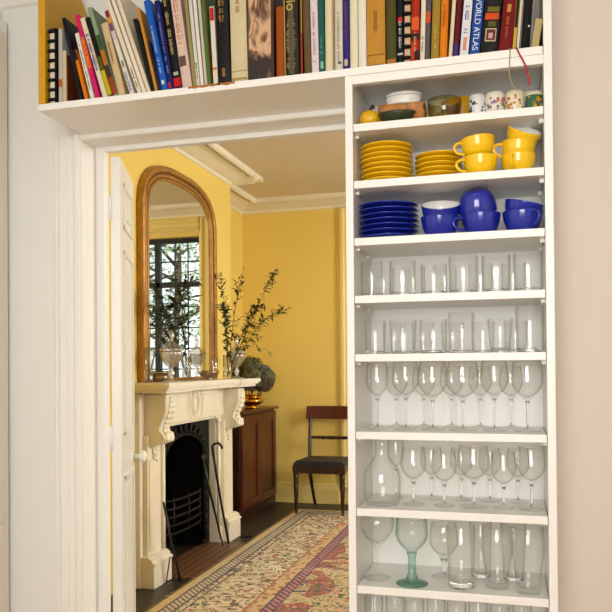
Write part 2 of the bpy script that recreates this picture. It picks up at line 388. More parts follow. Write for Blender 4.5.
# ------------------------------------------------------------------ books
def book(x, ang, h, t, col, label, d=.17, yf=2.012, bands=(), marks=None, kind='hard', pages=(222, 208, 178), name='book', text=None, side=None, sepia=None):
    """x: left foot, ang: lean to the left in degrees, h, t: height and thickness; bands: (z0, z1, rgb[, x0, x1 as fractions]) on the spine"""
    z0 = 2.0685
    if ang < 0:   # leaning right: the right foot is the lowest corner
        xr = x+t/math.cos(math.radians(ang)); pivx = xr; off = -t
    else: pivx = x; off = 0
    g = 'books on the long shelf'
    r = thing(name, label, 'book', (pivx, yf, z0), 0, g); r.rotation_euler = (0, -math.radians(ang), 0)
    cm = colmat(col); c = min(.0022, t*.2)
    bm = new()
    if kind == 'hard':
        box(bm, off, off+c, 0, d, 0, h); box(bm, off+t-c, off+t, 0, d, 0, h)
        # rounded spine
        n = 7; pts = [(off+t*i/n, -.004*math.sin(PI*i/n)*(1 if t > .012 else .4)) for i in range(n+1)]
        prism(bm, [(p[0], p[1]+.0) for p in pts]+[(off+t, .003), (off, .003)], 'z', 0, h)
        ph = .004
    else:
        box(bm, off, off+t, 0, d, 0, h, min(.0008, t*.1)); ph = -.0004
    mats = [cm]
    cv = obj('cover', bm, mats, r)
    pm = mat('book_pages_%d' % pages[0], srgb(*pages), .8, var=.08, scale=90)
    bm = new()
    if kind == 'hard': box(bm, off+c, off+t-c, .004, d-.004, ph, h-ph)
    else: box(bm, off+c, off+t-c, .003, d+.0003, -.0003, h+.0003)
    obj('pages', bm, pm, r)
    yo = -.0048 if (kind == 'hard' and t > .012) else (-.0022 if kind == 'hard' else -.0005)
    for bi, b in enumerate(bands):
        bz0, bz1, bc = b[:3]; fx0, fx1 = (b[3], b[4]) if len(b) > 3 else (.06, .94)
        bm = new(); box(bm, off+t*fx0, off+t*fx1, yo-.00018*bi, .002, bz0, bz1); obj('spine_panel', bm, colmat(bc), cv)
    if marks:
        mc, mz0, mz1, fw = marks
        if mz1-mz0 < .04: mz1 = mz0+.06
        bm = new(); z = mz0
        rr = random.Random(int(abs(x)*9973))
        while z < mz1:
            l = rr.uniform(.002, .006)
            if rr.random() < .8:
                w_ = t*fw*rr.uniform(.5, 1); xm = off+t*.5
                box(bm, xm-w_/2, xm-w_/2+w_*.35, yo-.0014, .001, z, z+l); box(bm, xm+w_*.1, xm+w_/2, yo-.0014, .001, z+l*.2, z+l*.7)
            z += l+.0014
        if len(bm.faces) > 30: obj('lettering', bm, colmat(mc), cv)
        else: bm.free()
    if sepia:
        m_, N, L = _mat('sepia_print'); p_ = N['Principled BSDF']; p_.inputs['Roughness'].default_value = .4
        tc_ = N.new('ShaderNodeTexCoord'); mp = N.new('ShaderNodeMapping'); mp.inputs['Scale'].default_value = (34, 1, 17); mp.inputs['Location'].default_value = (2.3, 0, 1.1)
        no_ = N.new('ShaderNodeTexNoise'); no_.inputs['Scale'].default_value = 1; no_.inputs['Detail'].default_value = 2.5; no_.inputs['Distortion'].default_value = .8
        sx = N.new('ShaderNodeSeparateXYZ'); L.new(tc_.outputs['Object'], sx.inputs[0])
        g1 = N.new('ShaderNodeMapRange'); g1.inputs[1].default_value = .05; g1.inputs[2].default_value = .075; g1.inputs[3].default_value = -.3; g1.inputs[4].default_value = .04; L.new(sx.outputs[2], g1.inputs[0])
        ad = N.new('ShaderNodeMath'); ad.operation = 'ADD'; L.new(g1.outputs[0], ad.inputs[0])
        cr = N.new('ShaderNodeValToRGB'); e = cr.color_ramp.elements; e[0].position = .36; e[0].color = srgb(40, 26, 22); e[1].position = .6; e[1].color = srgb(206, 166, 128)
        q = e.new(.47); q.color = srgb(128, 90, 64)
        L.new(tc_.outputs['Object'], mp.inputs[0]); L.new(mp.outputs[0], no_.inputs['Vector']); L.new(no_.outputs['Fac'], ad.inputs[1]); L.new(ad.outputs[0], cr.inputs[0]); L.new(cr.outputs[0], p_.inputs['Base Color'])
        bm = new(); box(bm, off+t*.03, off+t*.9, yo, .002, .004, h-.004); obj('photograph_panel', bm, m_, r)
    if text:
        s, size, tc, z = text
        text_mesh('lettering', s, size, colmat(tc), cv, (off+t/2, yo-.0008, z), (PI/2, PI/2, 0))
    return r
def spiral(r, t, h, off=0, col=(20, 20, 22), n=12, white=(232, 224, 204)):
    bm = new()
    for k in range(n):
        z = .012+(h-.024)*k/(n-1)
        tube(bm, [(off+t*.5+t*.46*math.cos(a), -.004+.006*math.sin(a), z) for a in [2*PI*i/10 for i in range(10)]], .0042, 6, closed=True)
    tube(bm, [(off+t*.5, .003, .01), (off+t*.5, .003, h-.01)], .002, 5)
    obj('comb_binding', bm, colmat(col), r)
# x, lean, height, thickness, colour, label, options
BK = [
 (-1.3784, .14, .236, .0265, (26, 26, 28), 'tall notebook with black comb binding, first next to the mustard panel', dict(kind='soft', spiral=1, d=.18, bands=[(.004, .232, (232, 222, 198), .12, .72)])),
 (-1.3453, 0, .232, .013, (196, 192, 182), 'thin pale grey book right beside the comb-bound notebook', dict(kind='soft', bands=[(.05, .075, (196, 110, 60))], d=.2)),
 (-1.3305, .32, .162, .012, (214, 196, 160), 'short cream book with a reddish picture cover, shortest at the left end', dict(kind='soft', side=(120, 60, 40))),
 (-1.273, 13.0, .268, .012, (24, 20, 22), 'black leaning book just left of the short orange one', dict(marks=((80, 60, 120), .12, .22, .4))),
 (-1.2535, 15.0, .165, .011, (222, 132, 26), 'short thin orange leaning book left of the pink one', dict(kind='soft', bands=[(.13, .165, (40, 30, 30))])),
 (-1.2335, 14.6, .216, .0125, (232, 226, 212), 'white leaning paperback touching the pink book on its left', dict(kind='soft', marks=((150, 90, 90), .03, .18, .3))),
 (-1.2163, 15.27, .275, .0145, (206, 34, 112), 'bright pink leaning book with an orange middle', dict(kind='soft', bands=[(.10, .19, (226, 104, 40)), (.23, .272, (216, 40, 96))], marks=((240, 190, 60), .1, .2, .5))),
 (-1.191, 17.24, .265, .0152, (228, 218, 190), 'cream leaning book with blue lettering right of the pink one', dict(kind='soft', marks=((60, 70, 170), .09, .21, .6))),
 (-1.1719, 17.75, .263, .0155, (28, 22, 18), 'black leaning book whose lower spine is yellow green', dict(bands=[(.004, .085, (196, 182, 30)), (.085, .13, (96, 92, 24))])),
 (-1.1543, 17.62, .294, .0145, (150, 170, 140), 'pale green leaning book with a mottled red and brown spine', dict(bands=[(.005, .06, (166, 74, 38)), (.06, .1, (76, 56, 40)), (.1, .15, (190, 120, 40)), (.15, .2, (70, 100, 60))], d=.2, pages=(180, 168, 150))),
 (-1.1374, 14.88, .233, .0225, (214, 190, 146), 'plain thick tan leaning book', dict(marks=((150, 120, 80), .10, .17, .3))),
 (-1.0995, 18.0, .277, .0137, (226, 220, 206), 'white leaning book with a flowered red and purple spine top', dict(kind='soft', bands=[(.18, .21, (214, 190, 200)), (.21, .235, (120, 80, 110)), (.235, .255, (214, 160, 40)), (.255, .277, (150, 40, 30)), (.09, .11, (120, 120, 90), .3, .7)], marks=((120, 140, 180), .012, .045, .6))),
 (-1.0738, 19.9, .369, .0128, (230, 220, 198), 'first of the three tall cream books that lean together', dict(kind='soft', marks=((170, 120, 70), .02, .05, .4))),
 (-1.0589, 19.5, .370, .0128, (236, 226, 206), 'middle one of the three tall cream books that lean together', dict(kind='soft', bands=[(.0, .37, (160, 110, 74), 0, .12)])),
 (-1.0441, 19.2, .357, .013, (226, 214, 188), 'third of the tall cream leaning books, beside a black one', dict(kind='soft', bands=[(.0, .35, (150, 104, 70), 0, .12)], pages=(196, 176, 150))),
 (-1.0299, 14.66, .234, .012, (18, 14, 16), 'plain black leaning book between the cream ones and an ochre one', dict()),
 (-1.0171, 13.12, .265, .0093, (198, 142, 60), 'thin ochre leaning book left of the bright blue one', dict(kind='soft', pages=(196, 170, 134))),
 (-1.0057, 13.66, .158, .0090, (44, 26, 52), 'short dark purple book tucked left of the bright blue one', dict()),
 (-.9945, 12.08, .282, .0205, (24, 100, 190), 'bright blue leaning book', dict(marks=((200, 220, 240), .05, .2, .25), bands=[(.018, .03, (220, 230, 240), .3, .7)])),
 (-.9715, 9.9, .275, .0172, (26, 34, 104), 'navy leaning book with a thin line of pale lettering', dict(marks=((150, 150, 220), .05, .24, .3), bands=[(.004, .022, (190, 40, 70), .1, .6)])),
 (-.9528, 8.85, .307, .0240, (20, 16, 18), 'black leaning book with a red foot and gold lettering', dict(marks=((206, 186, 120), .10, .30, .45), bands=[(.006, .032, (200, 26, 34)), (.04, .05, (180, 190, 160), .2, .8)])),
 (-.9271, 8.13, .322, .0300, (222, 196, 182), 'thick pinkish white book with a small dark picture low on the spine', dict(bands=[(.065, .095, (110, 84, 74), .1, .75), (.12, .31, (232, 204, 184), .2, .8)], marks=((196, 130, 110), .13, .31, .5))),
 (-.8942, 6.05, .295, .0102, (160, 146, 96), 'thin olive book right of the thick pinkish one', dict(kind='soft')),
 (-.8831, 5.52, .303, .0106, (216, 212, 200), 'first of three thin pale magazines right of the thin olive book', dict(kind='soft', marks=((120, 120, 110), .01, .03, .5))),
 (-.8714, 5.19, .311, .0110, (230, 226, 218), 'middle of three thin pale magazines left of the green book', dict(kind='soft', bands=[(0, .3, (170, 160, 140), 0, .15)])),
 (-.8594, 4.73, .288, .0100, (206, 196, 176), 'last of three thin pale magazines, touching the green book', dict(kind='soft', bands=[(0, .28, (110, 80, 70), 0, .2)])),
 (-.8483, 4.39, .297, .0125, (84, 126, 58), 'thin grass green book in front of a white and red one', dict(kind='soft', bands=[(.0, .3, (120, 74, 50), .7, 1)])),
 (-.8301, 3.0, .232, .0140, (226, 218, 198), 'short white book with a red top on the spine', dict(kind='soft', bands=[(.19, .228, (200, 40, 34)), (.045, .052, (206, 130, 40))])),
 (-.8148, 2.1, .30, .0385, (26, 26, 32), 'thick black hardback with small gold lettering high on the spine', dict(marks=((176, 140, 70), .18, .28, .5), bands=[(.02, .045, (150, 110, 50), .38, .62)], pages=(200, 180, 140))),
 (-.773, 1.18, .283, .0490, (216, 202, 164), 'very thick cream hardback beside the thick black one', dict(bands=[(.006, .012, (180, 150, 100)), (.03, .033, (190, 170, 130))], marks=((180, 140, 80), .20, .235, .25))),
 (-.7209, .16, .295, .0760, (84, 56, 40), 'widest book, with a sepia photograph covering its spine', dict(sepia=1)),
 (-.6371, .23, .202, .0225, (168, 84, 24), 'short rust brown book right of the sepia photograph book', dict()),
 (-.6118, .55, .28, .0405, (46, 40, 32), 'dark book with large gold letters running down the top of the spine', dict(bands=[(.005, .26, (98, 88, 62), .3, .7), (.0, .27, (190, 160, 90), 0, .07)], text=('dio', .040, (206, 180, 96), .235), marks=((130, 120, 90), .02, .16, .8))),
 (-.5685, .32, .264, .0088, (28, 20, 18), 'very thin black book with a red and yellow edge', dict(kind='soft', bands=[(0, .12, (196, 60, 30), .5, .9), (.12, .26, (190, 150, 40), .5, .9)])),
 (-.5544, 1.35, .253, .0192, (112, 92, 60), 'olive brown book left of the pinkish white one', dict()),
 (-.5334, 1.12, .26, .0208, (232, 218, 220), 'pinkish white book left of the slim teal one', dict(marks=((200, 150, 170), .03, .17, .35))),
 (-.5109, .97, .267, .0158, (38, 104, 92), 'slim teal green book', dict(bands=[(.01, .03, (140, 190, 170), .25, .75)], marks=((120, 180, 160), .05, .1, .3))),
 (-.4936, .17, .254, .0250, (228, 214, 180), 'cream book immediately right of the teal one', dict(bands=[(.0, .25, (176, 150, 110), .84, .97)])),
 (-.4663, .09, .26, .0218, (222, 214, 196), 'off-white book left of the violet one', dict(marks=((150, 140, 120), .02, .16, .3), bands=[(.018, .024, (60, 60, 60), .4, .8)])),
 (-.4427, 0, .267, .0180, (62, 48, 128), 'violet book with a small pale label at the foot', dict(bands=[(.01, .028, (206, 190, 150), .2, .7)], marks=((130, 90, 110), .08, .2, .4))),
 (-.4232, 0, .274, .0216, (232, 226, 192), 'pale cream yellow book right of the violet one', dict()),
 (-.3998, 0, .261, .0218, (234, 230, 216), 'plain white book left of the thick ochre one', dict()),
 (-.3763, 0, .277, .0505, (196, 146, 56), 'thick ochre cloth hardback above the left edge of the shelf unit', dict(marks=((150, 100, 40), .09, .11, .2), bands=[(.03, .032, (160, 110, 40)), (.0, .004, (120, 80, 40))])),
 (-.3223, 0, .26, .0268, (86, 82, 34), 'dark olive book with a brown foot', dict(bands=[(.003, .014, (180, 120, 40))])),
 (-.2935, -.3, .276, .0178, (22, 24, 34), 'black book with white lettering and a red top mark', dict(marks=((214, 210, 200), .035, .11, .45), bands=[(.112, .125, (210, 30, 30), .2, .8), (.022, .027, (200, 200, 190), .1, .9)])),
 (-.2734, -.5, .263, .0155, (216, 190, 150), 'notebook with a black comb binding between black and orange-red books', dict(kind='soft', spiral=1)),
 (-.2555, -.9, .27, .0218, (176, 52, 22), 'orange-red book with dark patches on the spine', dict(bands=[(.005, .03, (60, 24, 16), .4, 1), (.06, .075, (50, 20, 14)), (.085, .12, (222, 100, 28)), (.0, .05, (196, 60, 26), 0, .4)], marks=((230, 190, 150), .02, .06, .3))),
 (-.2318, -1.92, .266, .0120, (230, 222, 196), 'slim ivory book right of the orange-red one', dict(marks=((90, 80, 70), .02, .05, .4))),
 (-.2189, -2.3, .264, .0125, (106, 98, 104), 'slim grey book with an orange top', dict(bands=[(.1, .13, (214, 90, 40))])),
 (-.2025, -2.16, .252, .0210, (166, 140, 54), 'gold olive book left of the orange one', dict(marks=((220, 200, 130), .03, .06, .2))),
 (-.1795, -2.3, .239, .0190, (226, 136, 22), 'orange book left of the slanted ivory one', dict(marks=((180, 90, 60), .08, .12, .4))),
 (-.1563, -4.5, .256, .0095, (224, 212, 176), 'slanted ivory book that ends above its neighbours\' feet', dict(kind='soft', pages=(210, 196, 160))),
 (-.1445, -4.9, .274, .0130, (110, 24, 40), 'maroon book with a purple foot', dict(bands=[(.002, .035, (70, 40, 130))])),
 (-.1275, -5.3, .262, .0225, (226, 226, 226), 'white book with blue and red lettering left of the atlas', dict(kind='soft', marks=((70, 90, 180), .06, .13, .5), bands=[(.015, .05, (222, 150, 140), .3, .7)])),
 (-.1012, -5.6, .268, .0250, (38, 86, 164), 'blue world atlas with white capital letters', dict(text=('WORLD ATLAS', .0215, (226, 232, 238), .157), bands=[])),
 (-.0735, -6.0, .284, .0425, (30, 30, 28), 'thick black book with an orange band and a small square picture', dict(bands=[(.028, .062, (206, 190, 150), .2, .85), (.031, .059, (110, 60, 60), .26, .8), (.036, .05, (214, 170, 160), .4, .65), (.085, .102, (210, 84, 30), .1, .9), (.066, .08, (96, 92, 34), .3, .8), (.105, .118, (120, 110, 40), .2, .9)], pages=(190, 160, 110))),
 (-.0275, -6.6, .267, .0325, (126, 20, 22), 'dark red leather book with faint gold lettering', dict(marks=((196, 130, 60), .035, .06, .2), bands=[(.1, .12, (200, 150, 80), .35, .65)])),
 (.0077, -5.5, .242, .0085, (206, 170, 60), 'very thin yellow book right of the dark red one', dict(kind='soft', bands=[(.06, .24, (20, 20, 20), .1, .9)])),
 (.0180, -5.2, .25, .0066, (222, 214, 196), 'very thin white book between thin yellow and black ones', dict(kind='soft')),
 (.0262, -4.8, .259, .0230, (18, 16, 18), 'black book at the right end with a small white dot', dict(bands=[(.055, .06, (230, 230, 220), .75, .9), (0, .25, (150, 140, 120), .02, .1)])),
 (.0533, 9.0, .075, .018, (190, 172, 120), 'small beige book slumped at the right end of the row', dict(kind='soft', pages=(214, 196, 150))),
]
for i, b in enumerate(BK):
    x, a, h, t, col, lab, o = b; o = dict(o); sp = o.pop('spiral', 0); sd = o.pop('side', None)
    if i == 60: a, x = -9.0, .055
    r_ = book(x, a, h, t, col, lab, **o)
    if sp:
        r_['category'] = 'notebook'; spiral(r_, t, h, off=(0 if a >= 0 else -t), n=9 if i else 8)
    if sd:
        bm = new(); box(bm, t, t+.0006, .005, .16, .01, h-.01); obj('cover_picture', bm, colmat(sd), r_)
# ribbons hanging from the books
def ribbon(pts, rad, col, label):
    bm = new(); n = len(pts); 
    P = [Vector(p) for p in pts]; A = []; Bv = []
    for i in range(n):
        A.append((bm.verts.new(P[i]+Vector((-rad, 0, 0))), bm.verts.new(P[i]+Vector((-rad, .0008, 0))))); Bv.append((bm.verts.new(P[i]+Vector((rad, 0, 0))), bm.verts.new(P[i]+Vector((rad, .0008, 0)))))
    for i in range(n-1):
        for q in ((A[i][0], Bv[i][0], Bv[i+1][0], A[i+1][0]), (A[i][1], Bv[i][1], Bv[i+1][1], A[i+1][1]), (A[i][0], A[i][1], A[i+1][1], A[i+1][0]), (Bv[i][0], Bv[i][1], Bv[i+1][1], Bv[i+1][0])):
            bm.faces.new(q)
    return tag(obj('bookmark_ribbon', bm, colmat(col), None), label, 'ribbon')
def crv(pts, n=6):
    P = [Vector(p) for p in pts]; P = [P[0]]+P+[P[-1]]; out = []
    for i in range(1, len(P)-2):
        for k in range(n):
            t = k/n; a, b, c, d = P[i-1:i+3]
            out.append(.5*((2*b)+(c-a)*t+(2*a-5*b+4*c-d)*t*t+(3*b-a-3*c+d)*t**3))
    out.append(P[-2]); return out
ribbon(crv([(.003, 2.02, 2.0705), (.003, 1.998, 2.0705), (.002, 1.9965, 2.05), (0, 1.9965, 2.0), (.008, 1.997, 1.975), (.018, 1.998, 1.958)]), .0015, (176, 150, 104), 'thin tan ribbon hanging from the dark red book over the shelf edge')
ribbon(crv([(.016, 2.02, 2.0705), (.018, 1.997, 2.0705), (.024, 1.995, 2.055), (.040, 1.994, 2.02), (.048, 1.995, 1.985), (.049, 1.996, 1.968)]), .0022, (180, 30, 24), 'red ribbon hanging from the books over the shelf edge')

# ------------------------------------------------------------------ crockery
def E_(dz=0): return .0005+dz
def plate(name, m, r, label, group, loc):
    bm = new()
    lathe(bm, [(0, 0), (r*.5, 0), (r*.52, .002), (r*.6, .003), (r*.95, .010), (r, .0115), (r, .0135), (r*.96, .0135), (r*.6, .006), (0, .005)], 48, flute=.004, nfl=16)
    return tag(obj(name, bm, m), label, 'saucer', group)
rank = ['bottom', 'second from the bottom', 'third from the bottom', 'fourth from the bottom', 'fifth from the bottom', 'sixth from the bottom', 'seventh from the bottom', 'topmost']
def stack(n, x, y, z, r, dz, m, colr, name, where):
    p0 = None
    for k in range(n):
        rk = 'topmost' if k == n-1 else rank[k]
        lab = '%s %s, %s of %s' % (colr, name, rk, where)
        if p0 is None: p0 = plate('saucer', m, r, lab, 'stacked %ss' % (colr+' '+name), (0, 0, 0)); o = p0
        else:
            o = p0.copy(); C.objects.link(o); o['label'] = lab
        o.location = (x+random.uniform(-.0012, .0012), y+random.uniform(-.001, .001), z+.0005+k*dz)
        o['category'] = 'saucer'
stack(8, -.339, 2.10, SZ[1], .075, .0139, 'yglaze', 'yellow', 'saucer', 'the tall left stack')
stack(6, -.195, 2.13, SZ[1], .067, .0139, 'yglaze', 'yellow', 'saucer', 'the lower stack beside the cups')
stack(7, -.336, 2.11, SZ[2], .085, .0149, 'bglaze', 'cobalt blue', 'saucer', 'the blue stack')
def cup(m, r, h, label, group, foot=.55, inner='white', flute=0, hand=True):
    t = thing('cup', label, 'cup', (0, 0, 0), 0, group)
    prof = [(0, 0), (r*foot, 0), (r*foot, .003), (r*(foot+.1), .006), (r*.82, h*.28), (r*.93, h*.6), (r*.985, h*.93), (r, h), (r*.965, h), (r*.9, h*.6), (r*.78, h*.3), (r*.5, .009), (0, .008)]
    bm = new(); lathe(bm, prof, 48, flute=flute, nfl=16, mi=8); obj('bowl', bm, [m, inner], t)
    if hand:
        bm = new()
        pts = [(r*.88+.0, 0, h*.82), (r*1.12, 0, h*.86), (r*1.38, 0, h*.74), (r*1.42, 0, h*.52), (r*1.22, 0, h*.32), (r*.84, 0, h*.24)]
        tube(bm, crv(pts, 5), .0042, 8); obj('handle', bm, m, t)
    return t
cy = cup('yglaze', .046, .052, 'yellow cup with its handle to the left, beside the saucers', 'yellow cups', inner='yglaze')
cy.location = (-.077, 2.058, SZ[1]+.0005); cy.rotation_euler = (0, 0, PI*1.1)
dup(cy, (-.080, 2.058, SZ[1]+.051), 'yellow cup stacked tilted on the one beside the saucers', (math.radians(2), math.radians(5), PI*1.1))
dup(cy, (.021, 2.07, SZ[1]+.0005), 'lowest yellow cup of the right pile, its handle facing forward', (0, 0, -PI*.6))
dup(cy, (.018, 2.075, SZ[1]+.036), 'middle yellow cup of the right pile, its handle to the left', (0, math.radians(-5), PI*1.08))
cw = cup('yglaze', .046, .05, 'topmost yellow cup of the right pile, tipped to show a white inside', 'yellow cups', inner='white', hand=False)
cw.location = (.022, 2.085, SZ[1]+.078); cw.rotation_euler = (math.radians(25), math.radians(22), 0)
cbm = cup('bglaze', .053, .057, 'cobalt blue bowl-shaped cup beside the blue saucers', 'blue cups', inner='white', foot=.6, flute=.006)
cbm.location = (-.188, 2.075, SZ[2]+.0005); cbm.rotation_euler = (0, 0, PI*.5)
dup(cbm, (-.188, 2.085, SZ[2]+.038), 'blue cup with a white inside nested on the leftmost blue cup', (math.radians(24), math.radians(3), 0))
cbb = dup(cbm, (-.078, 2.07, SZ[2]+.0005), 'middle lower blue cup with its handle to the left', (0, 0, PI*1.1))
bb2 = cup('bglaze', .053, .057, 'blue cup lying tipped over on the middle blue cup', 'blue cups', inner='bglaze', foot=.6, flute=.006, hand=False)
bb2.location = (-.090, 2.055, SZ[2]+.121); bb2.rotation_euler = (math.radians(206), math.radians(-8), .15)
dup(cbm, (.030, 2.07, SZ[2]+.0005), 'rightmost lower blue cup with its handle to the front right', (0, 0, -PI*.32))
b3 = cup('bglaze', .051, .05, 'upper right blue cup sunk aslant into the one below', 'blue cups', inner='bglaze', foot=.6, flute=.006, hand=False)
b3.location = (.024, 2.078, SZ[2]+.035); b3.rotation_euler = (math.radians(6), math.radians(13), 0)
# ---- top shelf
def mug(x, r, h, cols, label, y=2.06, blobs=(), band=None):
    t = thing('mug', label, 'mug', (x, y, SZ[0]+.0005), 0, 'mugs on the top shelf')
    bm = new(); lathe(bm, [(0, 0), (r*.75, 0), (r*.9, .004), (r, h*.3), (r, h*.8), (r*.97, h), (r*.9, h), (r*.93, h*.7), (r*.85, .008), (0, .006)], 40)
    obj('body', bm, colmat(cols[0], .25), t)
    rr = random.Random(int(x*1e4))
    if band:
        bm = new(); lathe(bm, [(r*1.0, h*.12), (r*1.012, h*.14), (r*1.012, h*.82), (r*.99, h*.84)], 40, cap=False); obj('band', bm, colmat(band, .25), t)
    for c in blobs:
        bm = new()
        for k in range(7):
            a = rr.uniform(-PI*.95, -PI*.05); z = rr.uniform(h*.2, h*.75); s = rr.uniform(.0025, .005)
            bmesh.ops.create_uvsphere(bm, u_segments=8, v_segments=5, radius=1, matrix=Matrix.Translation((r*1.0*math.cos(a), r*1.0*math.sin(a), z)) @ Matrix.Rotation(a, 4, 'Z') @ Matrix.Diagonal((.0012, s, s*rr.uniform(.7, 1.3), 1)))
        obj('painted_pattern', bm, colmat(c, .3), t)
    return t
mug(-.084, .0225, .062, [(228, 226, 222)], 'white mug with a dark blue pattern, leftmost of the four', blobs=[(40, 44, 70), (70, 74, 90)])
mug(-.038, .0255, .063, [(232, 226, 212)], 'white mug with green and pink flowers, second of the four', blobs=[(110, 140, 60), (216, 130, 80), (150, 110, 170)])
mug(.0135, .0255, .061, [(234, 222, 192)], 'cream mug with small red flowers, third of the four', blobs=[(196, 90, 50), (206, 140, 70)])
mug(.0622, .022, .054, [(236, 228, 200)], 'low mug with a bright green, blue and yellow pattern', blobs=[(226, 170, 40), (214, 150, 30), (60, 90, 170)], band=(70, 118, 70))
# lemon-yellow gourd, green dish, rustic board, white ribbed box, bowls
g = thing('gourd', 'small yellow gourd with a dark stub at the left of the top shelf', 'ornament', (-.378, 2.055, SZ[0]+.0005))
bm = new(); lathe(bm, [(0, 0), (.016, .001), (.028, .012), (.031, .026), (.026, .040), (.013, .048), (0, .05)], 24, flute=.03, nfl=6); obj('body', bm, colmat((232, 184, 24), .35), g)
bm = new(); tube(bm, [(0, 0, .047), (.003, 0, .056), (.012, 0, .062)], [.005, .005, .007]); obj('stub', bm, 'black', g)
bm = new(); lathe(bm, [(0, 0), (.02, 0), (.03, .004), (.05, .026), (.053, .031), (.049, .031), (.028, .014), (0, .006)], 36)
bmesh.ops.scale(bm, verts=bm.verts, vec=(1, .55, 1))
o = tag(obj('dish', bm, colmat((52, 62, 34), .35)), 'small dark green oval dish in front of the orange stone tray', 'dish'); o.location = (-.300, 2.04, SZ[0]+.0005)
bm = new()
vs = box(bm, -.064, .064, -.034, .034, 0, .046, .005)
bmesh.ops.subdivide_edges(bm, edges=bm.edges[:], cuts=2, use_grid_fill=True)
for v in bm.verts: v.co += Vector((random.uniform(-.003, .003), random.uniform(-.002, .002), random.uniform(-.0015, .0015) if v.co.z > .005 else 0))
st = mat('mottled_orange_stone', srgb(196, 126, 50), .5, var=.4, scale=50, bump=.4)
o = tag(obj('stone_block', bm, st), 'mottled orange brown stone block under the white ribbed box', 'ornament'); o.location = (-.293, 2.105, SZ[0]+.024)
for v in o.data.vertices:
    if v.co.z < .003: v.co.z = -.0235
wb = thing('lidded_box', 'white ribbed oval box resting on the orange stone block', 'box', (-.29, 2.105, SZ[0]+.0725))
bm = new()
lathe(bm, [(0, 0), (.046, 0), (.050, .004), (.047, .008), (.051, .012), (.048, .016), (.051, .020), (.047, .024), (0, .024)], 40); bmesh.ops.scale(bm, verts=bm.verts, vec=(1, .6, 1)); obj('body', bm, 'white', wb)
bm = new(); lathe(bm, [(.052, .0245), (.052, .028), (.045, .034), (.02, .037), (0, .037)], 40); bmesh.ops.scale(bm, verts=bm.verts, vec=(1, .6, 1)); obj('lid', bm, 'white', wb)
bm = new(); tube(bm, crv([(-.02, 0, .0), (-.005, .004, .008), (.012, -.003, .004), (.03, .002, .009), (.045, 0, .003)]), .004, 6)
o = tag(obj('dried_twig', bm, 'stem'), 'dark twist of dried twig lying behind the white ribbed box', 'twig'); o.location = (-.245, 2.165, SZ[0]+.0045)
bm = new(); lathe(bm, [(0, 0), (.024, 0), (.038, .012), (.046, .035), (.047, .068), (.044, .068), (.042, .035), (.034, .014), (0, .008)], 40)
o = tag(obj('bowl', bm, glass_mat('olive_glass', (.82, .78, .55, 1), (.5, .45, .25, 1), .12, 1., .06, 2.)), 'olive brown glass bowl in the middle of the top shelf', 'bowl'); o.location = (-.174, 2.085, SZ[0]+.0005)
bm = new(); lathe(bm, [(0, 0), (.02, 0), (.032, .008), (.036, .014), (.033, .014), (.02, .006), (0, .004)], 36)
o = tag(obj('saucer_dish', bm, colmat((196, 160, 108), .35)), 'small sand coloured dish inside the olive glass bowl', 'dish'); o.location = (-.174, 2.085, SZ[0]+.0068)
bm = new(); lathe(bm, [(0, 0), (.03, 0), (.045, .02), (.052, .06), (.056, .092), (.053, .092), (.047, .05), (0, .008)], 40)
o = tag(obj('bowl', bm, colmat((220, 168, 26), .3)), 'yellow bowl behind the olive glass bowl', 'bowl'); o.location = (-.137, 2.185, SZ[0]+.0005)

# ------------------------------------------------------------------ glassware
def glw(name, r, h, bowlh, x, y, z, label, cat, group, foot=None, stem=.0032, **k):
    t = thing(name, label, cat, (x, y, z+.0005), 0, group); pr = wine(r, h, bowlh, foot, stem, **k)
    bm = new(); zb = h-bowlh; lathe(bm, [(0, .0062)]+pr[5:8]+[(0, zb-.004)], 32); obj('stem', bm, 'solid', t)
    bm = new(); lathe(bm, pr[:5]+[(0, .0061)], 40); obj('foot', bm, 'glass', t)
    bm = new(); lathe(bm, [(0, zb-.0038), (pr[7][0], zb-.0038)]+pr[8:], 40); obj('bowl', bm, 'glass', t); return t
def glt(name, r0, r1, h, x, y, z, label, cat, group, base=.009, flute=0, nfl=12):
    t = thing(name, label, cat, (x, y, z+.0005), 0, group); w_ = .0018
    bm = new(); lathe(bm, [(0, 0), (r0*.88, 0), (r0-.003, .002), (r0-.0028, base-.001), (r0*.7, base), (0, base*.8)], 32); obj('base', bm, 'solid', t)
    bm = new(); lathe(bm, [(r0*.9, .0005), (r0, .002), (r0+(r1-r0)*.5, h*.5), (r1, h-.001), (r1-w_*.5, h), (r1-w_, h-.001), (r0+(r1-r0)*.5-w_, h*.5), (r0-w_, .004)], 40, flute=flute, nfl=nfl, cap=False); obj('wall', bm, 'glass', t); return t
def gl(name, prof, x, y, z, label, cat, group, m='glass', flute=0, nfl=12, seg=40, cap=True):
    bm = new(); lathe(bm, prof, seg, flute=flute, nfl=nfl, cap=cap)
    o = obj(name, bm, m); o.location = (x, y, z+.0005); tag(o, label, cat, group); return o
def tumbler(r0, r1, h, wall=.0018, base=.008):
    return [(0, 0), (r0*.9, 0), (r0, .002), (r0+(r1-r0)*.5, h*.5), (r1, h-.001), (r1-wall*.5, h), (r1-wall, h-.001), (r0+(r1-r0)*.5-wall, h*.5), (r0-wall, base+.002), (r0*.6, base), (0, base)]
